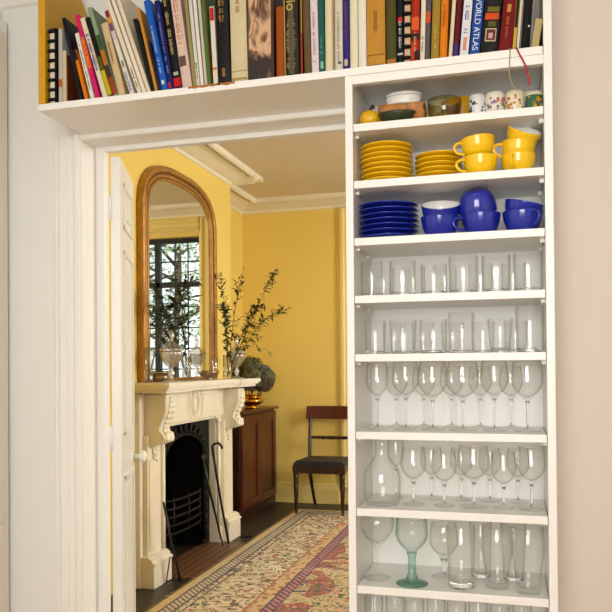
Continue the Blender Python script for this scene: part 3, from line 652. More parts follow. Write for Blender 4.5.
def wine(r, h, bowlh, foot=None, stem=.0032, lip=.86, tulip=1.0, wall=.0011):
    foot = foot or r*.86; zb = h-bowlh
    out = [(0, 0), (foot*.96, 0), (foot, .0015), (foot*.6, .004), (.007, .008), (stem, .018), (stem, zb-.014), (stem*1.6, zb-.004)]
    n = 12; ob = []
    for i in range(1, n+1):
        t = i/n; rr = r*math.sin(min(1, t/.5)*PI/2)**.75 if t < .5 else r*(1-(1-lip)*((t-.5)/.5)**1.6)
        ob.append((max(rr, stem*1.7), zb+bowlh*t))
    inner = [(max(q[0]-wall, .001), q[1] if i < n-1 else q[1]-.0004) for i, q in enumerate(ob)][::-1]
    return out+ob+inner[:-1]+[(0, zb+.004)]
G4 = 'glasses on the upper tumbler shelf'
od = ['leftmost', 'second from left', 'third from left', 'fourth from left', 'fifth from left', 'rightmost']
T4 = [(-.381, .032, .031, .100), (-.294, .037, .036, .100), (-.207, .036, .036, .088), (-.127, .038, .040, .106), (-.040, .036, .038, .104), (.043, .037, .039, .106)]
for i, (x, a, b_, h) in enumerate(T4):
    glt('tumbler', a, b_, h, x, 2.08, SZ[3], 'clear straight tumbler, %s in the front row under the blue crockery' % od[i], 'glass', G4, base=.012, flute=.012 if i in (0, 1, 4) else 0, nfl=10)
for i, x in enumerate((-.365, -.275, -.185, -.085, .005)):
    glt('tumbler', .033, .034, .094, x, 2.175, SZ[3], 'clear tumbler in the back row under the blue crockery, %s' % od[i] if i < 4 else 'clear tumbler in the back row under the blue crockery, last at the right', 'glass', G4)
G5 = 'glasses on the lower tumbler shelf'
T5 = [(-.373, .027, .030, .094), (-.294, .033, .038, .094), (-.210, .036, .038, .094), (-.134, .033, .035, .110), (-.031, .026, .034, .092), (.046, .036, .037, .124)]
for i, (x, a, b_, h) in enumerate(T5):
    glt('tumbler', a, b_, h, x, 2.08, SZ[4], ('tapered whisky tumbler with a thick foot, fifth from left on the lower tumbler shelf' if i == 4 else 'tallest straight tumbler, rightmost on the lower tumbler shelf' if i == 5 else 'clear tumbler, %s in front on the shelf above the wine glasses' % od[i]), 'glass', G5, base=.014 if i in (4, 5) else .009, flute=.02 if i in (1, 3) else 0, nfl=9)
for i, x in enumerate((-.335, -.25, -.165, -.08, .01)):
    glt('tumbler', .030, .033, .09, x, 2.18, SZ[4], 'clear tumbler in the back row above the wine glasses, %s' % (od[i] if i < 4 else 'last at the right'), 'glass', G5)
G6 = 'wine glasses on the upper wine glass shelf'
T6 = [(-.371, .032, .188, .10), (-.290, .038, .190, .10), (-.215, .041, .190, .105), (-.133, .045, .189, .105), (-.048, .038, .190, .10), (.038, .042, .189, .105)]
for i, (x, r_, h, bh) in enumerate(T6):
    glw('wine_glass', r_, h, bh, x, 2.095, SZ[5], 'clear stemmed wine glass, %s in the front row of the upper wine shelf' % od[i], 'wine glass', G6)
for i, x in enumerate((-.33, -.25, -.17, -.09, -.005)):
    glw('wine_glass', .033, .175, .09, x, 2.185, SZ[5], 'clear wine glass in the back row of the upper wine shelf, %s' % (od[i] if i < 4 else 'last at the right'), 'wine glass', G6)
G7 = 'wine glasses on the decanter shelf'
T7 = [(-.270, .036, .160, .095), (-.185, .035, .152, .09), (-.105, .044, .168, .098), (-.026, .034, .152, .092), (.046, .038, .168, .098)]
for i, (x, r_, h, bh) in enumerate(T7):
    glw('wine_glass', r_, h, bh, x, 2.09, SZ[6], 'clear wine glass, %s to the right of the decanter' % ['first', 'second', 'third and widest', 'fourth', 'fifth and last'][i], 'wine glass', G7)
glw('wine_glass', .024, .172, .085, -.333, 2.185, SZ[6], 'narrow wine glass standing behind the decanter', 'wine glass', G7)
for i, x in enumerate((-.23, -.145, -.065, .012)):
    glw('wine_glass', .032, .15, .085, x, 2.19, SZ[6], 'clear wine glass in the back row of the decanter shelf, %s' % (od[i] if i < 3 else 'last at the right'), 'wine glass', G7)
gl('decanter', [(0, 0), (.044, 0), (.049, .004), (.052, .02), (.052, .078), (.047, .098), (.032, .118), (.021, .135), (.0185, .155), (.020, .178), (.024, .188), (.0225, .188), (.0185, .177), (.017, .155), (.0195, .135), (.030, .117), (.045, .097), (.050, .077), (.050, .02), (.045, .008), (0, .007)], -.356, 2.075, SZ[6], 'clear glass decanter with a wide body and short neck', 'decanter', None)
# bottom row
gl('wine_glass', [(0, 0), (.036, 0), (.038, .0015), (.02, .004), (.005, .01), (.0028, .02), (.0028, .078), (.006, .088), (.014, .096), (.030, .112), (.047, .140), (.049, .155), (.046, .186), (.045, .186), (.0478, .155), (.0455, .140), (.029, .114), (.0, .096)], -.374, 2.085, SZ[7], 'clear glass with a cone shaped bowl, left of the green goblet', 'wine glass', 'glasses on the bottom shelf in view')
gg = thing('goblet', 'thick stemmed goblet of pale green glass', 'goblet', (-.271, 2.05, SZ[7]+.0005))
bm = new(); n = 12
ob = [(.0445*math.sin(min(1, t/.55)*PI/2)**.7 if t < .55 else .0445*(1-.07*((t-.55)/.45)), .086+.096*t) for t in [i/n for i in range(n+1)]]
ob[0] = (.012, .086); inn = [(max(.0005, a-.0018), z+(.004 if k == 0 else 0)) for k, (a, z) in enumerate(ob)][::-1]
lathe(bm, ob+inn, 40, cap=False); obj('bowl', bm, 'green_glass', gg)
bm = new(); lathe(bm, [(0, 0), (.041, 0), (.044, .002), (.043, .004), (.022, .009), (.014, .012), (.016, .018), (.014, .024), (.011, .028), (.0105, .075), (.014, .0858), (0, .0858)], 40); obj('stem', bm, 'green_stem', gg, label='darker green stem and foot')
glw('wine_glass', .040, .152, .098, -.192, 2.14, SZ[7], 'round bowled glass with a thick clear stem, right of the green goblet', 'wine glass', 'glasses on the bottom shelf in view', stem=.006, foot=.036)
glt('tall_tumbler', .034, .038, .168, -.139, 2.055, SZ[7], 'tall straight highball with a heavy foot, right of the green goblet', 'glass', 'glasses on the bottom shelf in view', base=.014)
glt('tall_tumbler', .028, .031, .165, -.092, 2.175, SZ[7], 'tall tumbler standing behind, between the highball and the beer glass', 'glass', 'glasses on the bottom shelf in view')
def pint(a, b_, c, h): return [(0, 0), (a*.93, 0), (a, .004), (a*1.02, h*.2), (b_, h*.62), (c, h-.001), (c-.001, h), (c-.002, h-.001), (b_-.002, h*.62), (a*.98-.001, h*.2), (a*.8, .014), (0, .013)]
gl('beer_glass', pint(.030, .041, .039, .166), -.045, 2.075, SZ[7], 'flared beer glass, left one of the two in front', 'beer glass', 'glasses on the bottom shelf in view')
gl('beer_glass', pint(.032, .042, .040, .172), .035, 2.05, SZ[7], 'flared beer glass, right one of the two in front', 'beer glass', 'glasses on the bottom shelf in view')
glt('tall_tumbler', .028, .036, .166, -.002, 2.165, SZ[7], 'tall tumbler standing behind, between the two beer glasses', 'glass', 'glasses on the bottom shelf in view')
for i in range(8):
    gl('tall_tumbler', tumbler(.024, .026, .175 if i % 2 else .168), -.378+i*.0565, 2.05+.02*(i % 2), .44, 'ribbed tall glass at the bottom edge of the photo, %s of the row' % (['leftmost', 'second from left', 'third from left', 'fourth from left', 'fourth from right', 'third from right', 'second from right', 'rightmost'][i]), 'glass', 'ribbed glasses at the bottom edge', flute=.035, nfl=12)

# ------------------------------------------------------------------ fireplace
FX = -2.0
fp = thing('fireplace', 'cream marble fireplace surround with carved corbels', 'fireplace', (-2.13, 4.5, 0))
def F(name, bm, m='marble', par=None, **k):
    bmesh.ops.translate(bm, verts=bm.verts, vec=(2.13, -4.5, 0)); return obj(name, bm, m, par or fp, **k)
# backing jambs
for s in (-1, 1):
    def yy(a, b_): return (4.5+s*a, 4.5+s*b_) if s > 0 else (4.5+s*b_, 4.5+s*a)
    bm = new(); y0, y1 = yy(.43, .745); box(bm, -2.128, -2.065, y0, y1, 0, 1.12, .003); F('jamb_backing', bm)
    bm = new(); y0, y1 = yy(.42, .70); box(bm, -2.085, -2.03, y0, y1, 0, 1.10, .004)
    F('jamb', bm)
    bm = new(); tube(bm, [(-2.018, 4.5+s*.437, .12), (-2.018, 4.5+s*.437, .86)], .014, 14); lathe(bm, [(.014, 0), (.022, .004), (.022, .018), (.016, .03)], 14, -2.018, 4.5+s*.437, .855); F('colonnette', bm)
    bm = new(); y0, y1 = yy(.50, .665); box(bm, -2.03, FX, y0, y1, .16, .86, .004)
    y0, y1 = yy(.515, .65); box(bm, FX-.002, FX+.006, y0, y1, .2, .72, .003); F('pilaster', bm)
    bm = new(); y0, y1 = yy(.465, .69)
    box(bm, -2.03, -1.95, y0, y1, 0, .125, .003)
    a0, a1 = min(y0, y1), max(y0, y1)
    pf = [(-1.95, .125), (-1.944, .13), (-1.944, .14), (-1.962, .15), (-1.96, .16), (-1.985, .175), (-2.03, .175), (-2.03, .125)]
    prism(bm, pf, 'y', a0-.004, a1+.004); box(bm, -2.05, -2.0, 4.5+s*.437-.018, 4.5+s*.437+.018, 0, .12, .003); F('plinth', bm)
    # corbel with scroll
    prof = [(-2.03, 1.09), (-1.848, 1.09), (-1.842, 1.07), (-1.838, 1.03), (-1.842, .995), (-1.856, .965), (-1.880, .935), (-1.898, .91), (-1.900, .89), (-1.892, .875), (-1.872, .866), (-1.858, .855), (-1.853, .838), (-1.862, .822), (-1.882, .812), (-1.905, .816), (-1.94, .80), (-2.03, .80)]
    prof = [(-2.0+(a_+2.0)*(.68 if a_ > -2.0 else 1), b_) for a_, b_ in prof]
    y0, y1 = yy(.52, .64); y0, y1 = min(y0, y1), max(y0, y1)
    bm = new(); prism(bm, prof, 'y', y0, y1)
    # raised side scroll
    for ye in (y0-.003, y1+.003):
        tube(bm, [(-2.0+(a_.x+2.0)*.68, a_.y, a_.z) for a_ in crv([(-1.856, ye, 1.07), (-1.85, ye, 1.02), (-1.868, ye, .965), (-1.905, ye, .915), (-1.91, ye, .885), (-1.885, ye, .868), (-1.868, ye, .848), (-1.878, ye, .828), (-1.893, ye, .835), (-1.889, ye, .846)], 5)], .005, 6)
    cbl = F('corbel', bm)
    # acanthus leaf on the front of the corbel: overlapping lobes
    bm = new(); yc = (y0+y1)/2
    for k, (px_, pz, w_) in enumerate([(-1.838, 1.06, .030), (-1.834, 1.03, .042), (-1.836, 1.0, .046), (-1.850, .968, .044), (-1.872, .940, .036), (-1.892, .912, .03), (-1.885, .88, .04), (-1.858, .858, .052), (-1.852, .838, .05)]):
        for q in (-1, 0, 1):
            bmesh.ops.create_uvsphere(bm, u_segments=10, v_segments=6, radius=1, matrix=Matrix.Translation((-2.0+(px_+2.0)*.68, yc+q*w_*.55, pz)) @ Matrix.Diagonal((.010 if q else .014, w_*.42, .019, 1)))
    for f_ in bm.faces: f_.smooth = True
    F('acanthus_leaf', bm, par=cbl)
    bm = new()
    for k in range(6):
        bmesh.ops.create_uvsphere(bm, u_segments=10, v_segments=6, radius=1, matrix=Matrix.Translation((FX+.006, yc+(.012 if k % 2 else -.012), .785-k*.014)) @ Matrix.Diagonal((.012, .026-.003*k, .014, 1)))
    box(bm, FX, FX+.008, yc-.03, yc+.03, .765, .80, .003)
    for f_ in bm.faces: f_.smooth = True
    F('drop_ornament', bm)
# frieze with oval and panels
bm = new(); box(bm, -2.128, -2.03, 4.1, 4.9, .885, 1.12, .003); box(bm, -2.03, FX, 4.5-.49, 4.5+.49, .905, 1.105, .004)
F('frieze', bm)
bm = new()
for s in (-1, 1):
    y0, y1 = sorted((4.5+s*.115, 4.5+s*.46))
    for q in ((y0, y1, .945, .953), (y0, y1, 1.062, 1.070), (y0, y0+.008, .945, 1.07), (y1-.008, y1, .945, 1.07)): box(bm, FX-.001, FX+.006, *q, .002)
tube(bm, [(FX+.003, 4.5+.058*math.cos(a), 1.007+.078*math.sin(a)) for a in [2*PI*i/32 for i in range(32)]], .006, 6, closed=True)
tube(bm, [(FX+.003, 4.5+.034*math.cos(a), 1.007+.054*math.sin(a)) for a in [2*PI*i/32 for i in range(32)]], .004, 6, closed=True)
for s in (-1, 1): box(bm, FX-.001, FX+.006, 4.5+s*.09-.004, 4.5+s*.09+.004, .92, 1.095, .002)
F('frieze_moulding', bm)
# mantel shelf: breakfront with projecting ends
def outline(dx, dy):
    L_ = [(-2.129, 3.73+dy), (-1.812-dx, 3.73+dy), (-1.812-dx, 4.11-dy*.3)]
    for i in range(1, 7):
        t = i/6*PI/2; L_.append((-1.812-dx-.055*math.sin(t)*1.0, 4.11+.05*(1-math.cos(t))-dy*.3))
    R_ = [(x, 9.0-y) for x, y in L_][::-1]
    return L_+R_
bm = new()
prism(bm, outline(0, 0), 'z', 1.136, 1.160); prism(bm, outline(.014, .014), 'z', 1.122, 1.136); prism(bm, outline(.03, .03), 'z', 1.104, 1.122)
bmesh.ops.bevel(bm, geom=[e for e in bm.edges if abs(e.verts[0].co.z-1.16) < 1e-4 and abs(e.verts[1].co.z-1.16) < 1e-4], offset=.006, segments=3, affect='EDGES')
F('mantel_shelf', bm)
# cast iron insert
bm = new()
def archpts(w_, z0, zs, n=18):
    return [(4.5-w_, z0)]+[(4.5-w_*math.cos(PI*i/n), zs+w_*.55*math.sin(PI*i/n)) for i in range(n+1)]+[(4.5+w_, z0)]
inner_ = archpts(.30, .02, .64)
outer_ = [(4.5-.45, .0)]+[(4.5-.45+.9*i/(len(inner_)-3), .9) for i in range(len(inner_)-2)]+[(4.5+.45, .0)]
n = len(inner_)
for xa in (-2.085, -2.11):
    A = [bm.verts.new((xa, y, z)) for y, z in inner_]; Bq = [bm.verts.new((xa, y, z)) for y, z in outer_]
    for i in range(n-1): bm.faces.new((A[i], A[i+1], Bq[i+1], Bq[i]))
F('iron_insert', bm, 'iron')
bm = new()
for rr_, th in ((.312, .010), (.345, .010)):
    tube(bm, [(-2.08, y, z) for y, z in archpts(rr_, .05, .635)], th, 8)
for i in range(13):
    a = PI*(i+.5)/13
    bmesh.ops.create_uvsphere(bm, u_segments=10, v_segments=6, radius=1, matrix=Matrix.Translation((-2.075, 4.5-.33*math.cos(a), .64+.33*.6*math.sin(a)+.01)) @ Matrix.Rotation(-(a-PI/2), 4, 'X') @ Matrix.Diagonal((.016, .014, .034, 1)))
for s in (-1, 1):
    for k in range(7): bmesh.ops.create_uvsphere(bm, u_segments=10, v_segments=6, radius=1, matrix=Matrix.Translation((-2.075, 4.5+s*.335, .12+k*.08)) @ Matrix.Diagonal((.014, .016, .028, 1)))
for f_ in bm.faces: f_.smooth = True
F('arch_ornament', bm, 'iron')
bm = new()
for k in range(5): 
    z = .20+k*.052; tube(bm, crv([(-2.12, 4.24, z), (-2.065, 4.28, z), (-2.045, 4.5, z), (-2.065, 4.72, z), (-2.12, 4.76, z)]), .008, 8)
for y in (4.3, 4.5, 4.7): tube(bm, [(-2.05 if y == 4.5 else -2.062, y, .14), (-2.05 if y == 4.5 else -2.062, y, .43)], .007, 8)
F('grate_bars', bm, 'iron')
bm = new()
box(bm, -2.42, -2.4, 4.04, 4.96, 0, .94); box(bm, -2.4, -2.112, 4.03, 4.05, 0, .94); box(bm, -2.4, -2.11, 4.95, 4.97, 0, .94); box(bm, -2.4, -2.11, 4.05, 4.95, .92, .94)
F('firebox', bm, 'soot')
# tiled hearth
def tile_mat():
    m, N, L = _mat('hearth_tiles'); p = N['Principled BSDF']; p.inputs['Roughness'].default_value = .45
    tc = N.new('ShaderNodeTexCoord'); mp = N.new('ShaderNodeMapping'); mp.inputs['Rotation'].default_value = (0, 0, PI/4); mp.inputs['Scale'].default_value = (1, 1, 1)
    ck = N.new('ShaderNodeTexChecker'); ck.inputs['Scale'].default_value = 26; ck.inputs['Color1'].default_value = srgb(112, 62, 40); ck.inputs['Color2'].default_value = srgb(150, 112, 80)
    no = N.new('ShaderNodeTexNoise'); no.inputs['Scale'].default_value = 30
    mx = N.new('ShaderNodeMix'); mx.data_type = 'RGBA'; mx.blend_type = 'MULTIPLY'; mx.inputs[0].default_value = .6
    L.new(tc.outputs['Object'], mp.inputs[0]); L.new(mp.outputs[0], ck.inputs[0]); L.new(ck.outputs[0], mx.inputs[6]); L.new(no.outputs['Fac'], mx.inputs[7]); L.new(mx.outputs[2], p.inputs['Base Color'])
    return m
M['tiles'] = tile_mat()
bm = new(); box(bm, -2.128, -1.60, 4.045, 4.955, .0005, .006)
hearth = tag(obj('hearth', bm, 'tiles'), 'hearth of small diamond terracotta tiles in front of the fireplace', 'hearth')

# ------------------------------------------------------------------ mirror
mr = thing('overmantel_mirror', 'tall arched mirror in a moulded gilt frame standing on the mantel', 'mirror', (-2.126, 4.535, 1.1605))
HW, H0, HA = .575, 1.035, .335
def mpath(inset):
    a = HW-inset; P = [(-a, min(inset, .02)), ]
    n = 40
    for i in range(n+1):
        t = PI*i/n; c, s_ = math.cos(t), math.sin(t)
        y = -a*math.copysign(abs(c)**.72, c); z = H0+(HA-inset*.9)*abs(s_)**.78
        P.append((y, z))
    P.append((a, min(inset, .02))); return P
sec = [(0, 0), (0, .028), (.006, .038), (.020, .043), (.034, .040), (.042, .031), (.048, .026), (.060, .031), (.072, .030), (.080, .025), (.088, .031), (.097, .030), (.104, .022), (.104, 0)]
bm = new(); bm2 = new()
def sweep(bm, sec):
    R_ = []
    for o_, x in sec: R_.append([bm.verts.new((x, y, z)) for y, z in mpath(o_)])
    m_ = len(R_[0])
    for k in range(len(R_)):
        A, Bq = R_[k], R_[(k+1) % len(R_)]
        for i in range(m_):
            f_ = bm.faces.new((A[i], A[(i+1) % m_], Bq[(i+1) % m_], Bq[i])); f_.smooth = False
sweep(bm, sec); fr_ = obj('frame', bm, 'gilt', mr)
sweep(bm2, [(.043, .02), (.043, .032), (.052, .032), (.052, .02)]); sweep(bm2, [(.077, .015), (.077, .028), (.083, .028), (.083, .015)]); obj('frame_groove', bm2, 'gilt2', fr_, label='darker worn groove of the frame')  # darker strips laid along the two recesses of the frame
bm = new(); prism(bm, mpath(.095), 'x', .008, .018); obj('glass', bm, 'mirror', mr)

# ------------------------------------------------------------------ things on the mantel
MZ = 1.1605
def vase(x, y, r0, r1, h, label):
    return gl('vase', [(0, 0), (r0*1.3, 0), (r0*1.3, .004), (r0*.8, .012), (r0, .03), (r0+(r1-r0)*.45, h*.6), (r1, h), (r1-.0016, h), (r0+(r1-r0)*.45-.0016, h*.6), (r0*.8, .04), (0, .034)], x, y, MZ, label, 'vase', None, 'vase_glass')
vase(-1.955, 3.77, .022, .036, .20, 'trumpet shaped glass vase of branches at the door end of the mantel')
gl('vase', [(0, 0), (.03, 0), (.033, .004), (.034, .17), (.032, .17), (.031, .012), (0, .010)], -1.95, 4.95, MZ, 'straight glass vase of leafy branches at the far end of the mantel', 'vase', None, 'vase_glass')
def compote(x, y, label):
    t = thing('compote', label, 'compote', (x, y, MZ), 0, 'lidded crystal compotes on the mantel')
    bm = new(); lathe(bm, [(0, 0), (.046, 0), (.048, .003), (.02, .010), (.009, .02), (.012, .03), (.018, .042), (.011, .054), (.010, .066), (.016, .074), (.03, .082), (.046, .105), (.055, .135), (.056, .150), (.052, .150), (.050, .135), (.04, .105), (.02, .09), (0, .086)], 64, flute=.05, nfl=16); obj('bowl', bm, 'crystal', t)
    bm = new(); lathe(bm, [(.060, .1505), (.061, .156), (.048, .168), (.026, .186), (.014, .196), (.009, .202), (.014, .210), (.018, .222), (.012, .238), (.004, .252), (0, .254), ], 64, flute=.05, nfl=16); obj('lid', bm, 'crystal', t)
    return t
c1 = compote(-1.93, 4.0, 'lidded cut crystal compote in front of the left side of the mirror')
c2 = compote(-1.95, 5.13, 'lidded cut crystal compote at the far end of the mantel')
c1.scale = c2.scale = (1.12, 1.12, 1.22)
gl('bowl', [(0, 0), (.032, 0), (.034, .006), (.024, .012), (.045, .022), (.066, .042), (.073, .062), (.0705, .062), (.06, .04), (.035, .022), (0, .018)], -1.93, 4.56, MZ, 'wide brass footed bowl beside the mirror\'s right edge', 'bowl', None, 'brass', cap=False)
gl('bowl', [(0, 0), (.035, 0), (.04, .004), (.047, .02), (.048, .045), (.045, .045), (.044, .02), (0, .008)], -2.02, 4.05, MZ, 'small bronze bowl behind the left crystal compote', 'bowl', None, 'brass')
gl('glass_tube', tumbler(.014, .02, .15), -2.01, 4.86, MZ, 'slender clear glass between the brass bowl and the leafy vase', 'glass', None, 'vase_glass')

def leafquad(bm, p, d, up, L_, w_):
    d = d.normalized(); s_ = d.cross(up); s_ = s_.normalized() if s_.length > 1e-4 else d.orthogonal().normalized(); nn = s_.cross(d)
    a = bm.verts.new(p); b_ = bm.verts.new(p+d*L_*.45+s_*w_/2-nn*L_*.04); c = bm.verts.new(p+d*L_-nn*L_*.15); e = bm.verts.new(p+d*L_*.45-s_*w_/2-nn*L_*.04); m_ = bm.verts.new(p+d*L_*.5+nn*L_*.04)
    for tri in ((a, b_, m_), (b_, c, m_), (c, e, m_), (e, a, m_)): bm.faces.new(tri)
def branch(root, tip, sag, nleaf, seed, label, leafL=.045, spread=1.0, par=None, seeds=False, bare=.25):
    rr = random.Random(seed)
    t = thing('branch', label, 'branch', root)
    R0 = Vector(root); Tt = Vector(tip)-R0; mid = Tt*.5+Vector((rr.uniform(-.02, .02), rr.uniform(-.02, .02), sag))
    pts = crv([(0, 0, 0), tuple(mid), tuple(Tt)], 9)
    bm = new(); tube(bm, pts, [.003*(1-.7*i/len(pts)) for i in range(len(pts))], 5)
    lf = new(); stems = [pts]
    for k in range(4):
        i0 = int(len(pts)*rr.uniform(.35, .85)); p0 = pts[i0]; dd = (pts[min(i0+1, len(pts)-1)]-pts[i0-1]).normalized()
        dv_ = (dd+Vector((rr.uniform(-.5, .8), rr.uniform(-.9, .9), rr.uniform(-.5, .6)))*spread).normalized(); l = rr.uniform(.05, .13)
        q = [p0, p0+dv_*l*.5+Vector((0, 0, .01)), p0+dv_*l]; tube(bm, q, [.0015, .001, .0007], 4); stems.append(q)
    for k in range(nleaf):
        st_ = stems[0] if rr.random() < .55 else rr.choice(stems[1:])
        u_ = rr.uniform(bare if st_ is pts else .1, 1)*(len(st_)-1); i0 = min(int(u_), len(st_)-2); p = st_[i0].lerp(st_[i0+1], u_-i0)
        dd = (st_[i0+1]-st_[i0]).normalized(); dv_ = dd*.5+Vector((rr.uniform(-1, 1), rr.uniform(-1, 1), rr.uniform(-1.0, .5)))
        L_ = leafL*rr.uniform(.45, 1.15); leafquad(lf, p, dv_, Vector((rr.uniform(-.4, .4), rr.uniform(-.4, .4), 1)), L_, L_*rr.uniform(.28, .45))
    # keep clear of the mirror glass and the breast
    for b__ in (bm, lf):
        for v in b__.verts:
            if R0.x+v.co.x < -2.045 and R0.y+v.co.y < 5.46: v.co.x = -2.045-R0.x+random.uniform(0, .006)
    obj('stem', bm, 'stem', t); obj('leaves', lf, 'leaf', t, kind='stuff')
    return t
va = (-1.955, 3.77, MZ+.045)
branch(va, (-1.86, 4.02, 1.66), .05, 44, 1, 'arching leafy branch leaning from the trumpet vase across the mirror', .095)
branch(va, (-1.93, 4.12, 2.02), .03, 46, 2, 'tallest fine branch rising from the trumpet vase', .035)
branch(va, (-1.99, 3.93, 1.70), .05, 30, 3, 'short branch from the trumpet vase against the gilt frame', .07)
branch(va, (-1.90, 4.25, 1.80), .06, 50, 4, 'branch from the trumpet vase bending right over the mirror', .065)
vb = (-1.95, 4.95, MZ+.02)
tips = [((-1.62, 5.05, 1.94), .06, 46, 'longest branch from the far vase pointing to the upper right'), ((-1.84, 5.0, 1.97), .05, 26, 'thin upright branch from the far vase'),
        ((-1.55, 5.10, 1.66), .12, 44, 'branch from the far vase reaching level to the right'), ((-1.98, 4.88, 1.92), .03, 34, 'branch from the far vase rising close to the mirror frame'),
        ((-1.75, 4.98, 1.66), .07, 48, 'leafy branch in the middle of the far vase'), ((-1.93, 4.85, 1.66), .03, 46, 'short leafy branch on the mirror side of the far vase'),
        ((-1.72, 5.02, 1.36), .17, 14, 'drooping bare twig from the far vase to the right'), ((-1.88, 4.72, 1.66), .08, 36, 'branch from the far vase bending left over the mirror')]
for i, (tp, sg, nl, lb) in enumerate(tips): branch(vb, tp, sg, nl*2, 20+i, lb, .052, spread=1.2)

# ------------------------------------------------------------------ low cabinet with brass pot of dried hydrangea
CX0, CX1, CY0, CY1, CZ = -2.405, -2.085, 5.60, 6.50, .885
ca = thing('low_cabinet', 'low mahogany cabinet with a panelled door in the alcove', 'cabinet', ((CX0+CX1)/2, (CY0+CY1)/2, 0))
ox, oy = (CX0+CX1)/2, (CY0+CY1)/2
def CB(name, x0, x1, y0, y1, z0, z1, m='mahog', bev=.003, **k):
    bm = new(); box(bm, x0-ox, x1-ox, y0-oy, y1-oy, z0, z1, bev); return obj(name, bm, m, ca, **k)
CB('carcass', CX0, CX1-.022, CY0, CY1, .07, CZ-.022, 'mahog_dark')
CB('plinth', CX0, CX1-.012, CY0+.01, CY1-.01, 0, .0695, 'mahog_dark')
CB('top', CX0, CX1+.02, CY0-.02, CY1+.02, CZ-.0215, CZ, 'mahog', .006)
for y0, y1 in ((CY0+.02, oy-.003), (oy+.003, CY1-.02)):
    bm = new(); x = CX1-.0215
    box(bm, x-ox, x+.02-ox, y0-oy, y0+.06-oy, .09, CZ-.04, .002); box(bm, x-ox, x+.02-ox, y1-.06-oy, y1-oy, .09, CZ-.04, .002)
    box(bm, x-ox, x+.02-ox, y0+.06-oy, y1-.06-oy, .09, .16, .002); box(bm, x-ox, x+.02-ox, y0+.06-oy, y1-.06-oy, CZ-.11, CZ-.04, .002)
    box(bm, x-ox, x+.008-ox, y0+.06-oy, y1-.06-oy, .16, CZ-.11, .001)
    obj('door', bm, 'mahog', ca)
PX, PY = -2.185, 6.12
pt = thing('brass_pot', 'round polished brass pot on the mahogany cabinet', 'pot', (PX, PY, CZ+.0005))
bm = new(); lathe(bm, [(0, 0), (.055, 0), (.06, .006), (.045, .014), (.042, .022), (.075, .035), (.095, .055), (.098, .07), (.085, .088), (.074, .098), (.078, .108), (.090, .114), (.092, .118), (.086, .118), (.072, .108), (.07, .098), (.092, .07), (.07, .04), (0, .03)], 48, cap=False)
obj('body', bm, 'brass2', pt)
bm = new(); tube(bm, [(.098*math.cos(a), .098*math.sin(a), .062) for a in [2*PI*i/48 for i in range(48)]], .004, 6, closed=True); obj('raised_band', bm, 'brass', pt)
hy = thing('dried_hydrangeas', 'mound of dusky dried hydrangea heads in the brass pot', 'flowers', (PX, PY, CZ+.05))
hm = [mat('hydrangea_green', srgb(116, 122, 84), .8, var=.5, scale=40), mat('hydrangea_mauve', srgb(122, 108, 116), .8, var=.5, scale=40), mat('hydrangea_brown', srgb(92, 80, 62), .8, var=.5, scale=40)]
rr = random.Random(5)
heads = [(0, 0, .30, .09), (.08, .03, .24, .08), (-.08, -.03, .24, .085), (.04, -.09, .22, .085), (.05, .09, .18, .08), (.11, -.03, .17, .075), (-.04, .08, .27, .08), (.10, .07, .19, .07), (.0, -.12, .17, .07), (.14, .0, .22, .06)]
for k, (hx, hy_, hz, hr) in enumerate(heads):
    bm = new()
    bmesh.ops.create_icosphere(bm, subdivisions=2, radius=hr*.74, matrix=Matrix.Translation((hx, hy_, hz)))
    for q in range(300):
        a = rr.uniform(0, 2*PI); cz_ = rr.uniform(-.8, 1); s_ = math.sqrt(1-cz_*cz_); nrm = Vector((s_*math.cos(a), s_*math.sin(a), cz_)); p = Vector((hx, hy_, hz))+nrm*hr*rr.uniform(.78, 1.16)
        t1 = nrm.orthogonal().normalized(); t2 = nrm.cross(t1); an = rr.uniform(0, PI)
        for w4 in range(4):
            an2 = an+w4*PI/2; dd = (t1*math.cos(an2)+t2*math.sin(an2)+nrm*.35); leafquad(bm, p, dd, nrm, .022, .018)
    tube(bm, [(0, 0, -.01), (hx*.5, hy_*.5, .04), (hx, hy_, hz)], .003, 5)
    obj('flower_head', bm, hm[k % 3], hy)

# ------------------------------------------------------------------ chair
ch = thing('side_chair', 'dark mahogany side chair with a navy seat against the far wall', 'chair', (-1.555, 6.2, 0))
def CH(name, bm, m='mahog_dark', **k): return obj(name, bm, m, ch, **k)
sw, fy, by = .205, -.215, .19
bm = new(); prism(bm, [(-sw-.02, fy-.02), (sw+.02, fy-.02), (sw-.01, by+.02), (-sw+.01, by+.02)], 'z', .355, .425)
bmesh.ops.bevel(bm, geom=bm.edges[:], offset=.006, segments=2, affect='EDGES'); CH('seat_frame', bm)
bm = new(); prism(bm, [(-sw-.012, fy-.012), (sw+.012, fy-.012), (sw-.018, by-.01), (-sw+.018, by-.01)], 'z', .4255, .455)
bmesh.ops.bevel(bm, geom=[e for e in bm.edges if e.verts[0].co.z > .45 and e.verts[1].co.z > .45], offset=.014, segments=3, affect='EDGES'); CH('seat', bm, 'seat')
for s in (-1, 1):
    bm = new(); lathe(bm, [(0, 0), (.010, 0), (.013, .012), (.010, .025), (.012, .04), (.018, .20), (.023, .255), (.017, .265), (.025, .28), (.018, .295), (.022, .31), (.024, .355), (0, .355)], 20, s*sw*.97, fy+.005); CH('leg', bm)
    bm = new(); pts = crv([(s*.165, by+.09, .008), (s*.175, by+.055, .12), (s*.185, by+.012, .27), (s*.19, by, .40)], 6); tube(bm, pts, [.013+.005*i/len(pts) for i in range(len(pts))], 8); CH('leg', bm)
    bm = new(); pts = crv([(s*.19, by, .40), (s*.192, by+.015, .50), (s*.196, by+.035, .62), (s*.20, by+.075, .80)], 6); tube(bm, pts, .0145, 8); CH('back_upright', bm)
bm = new(); n = 14
R1 = []
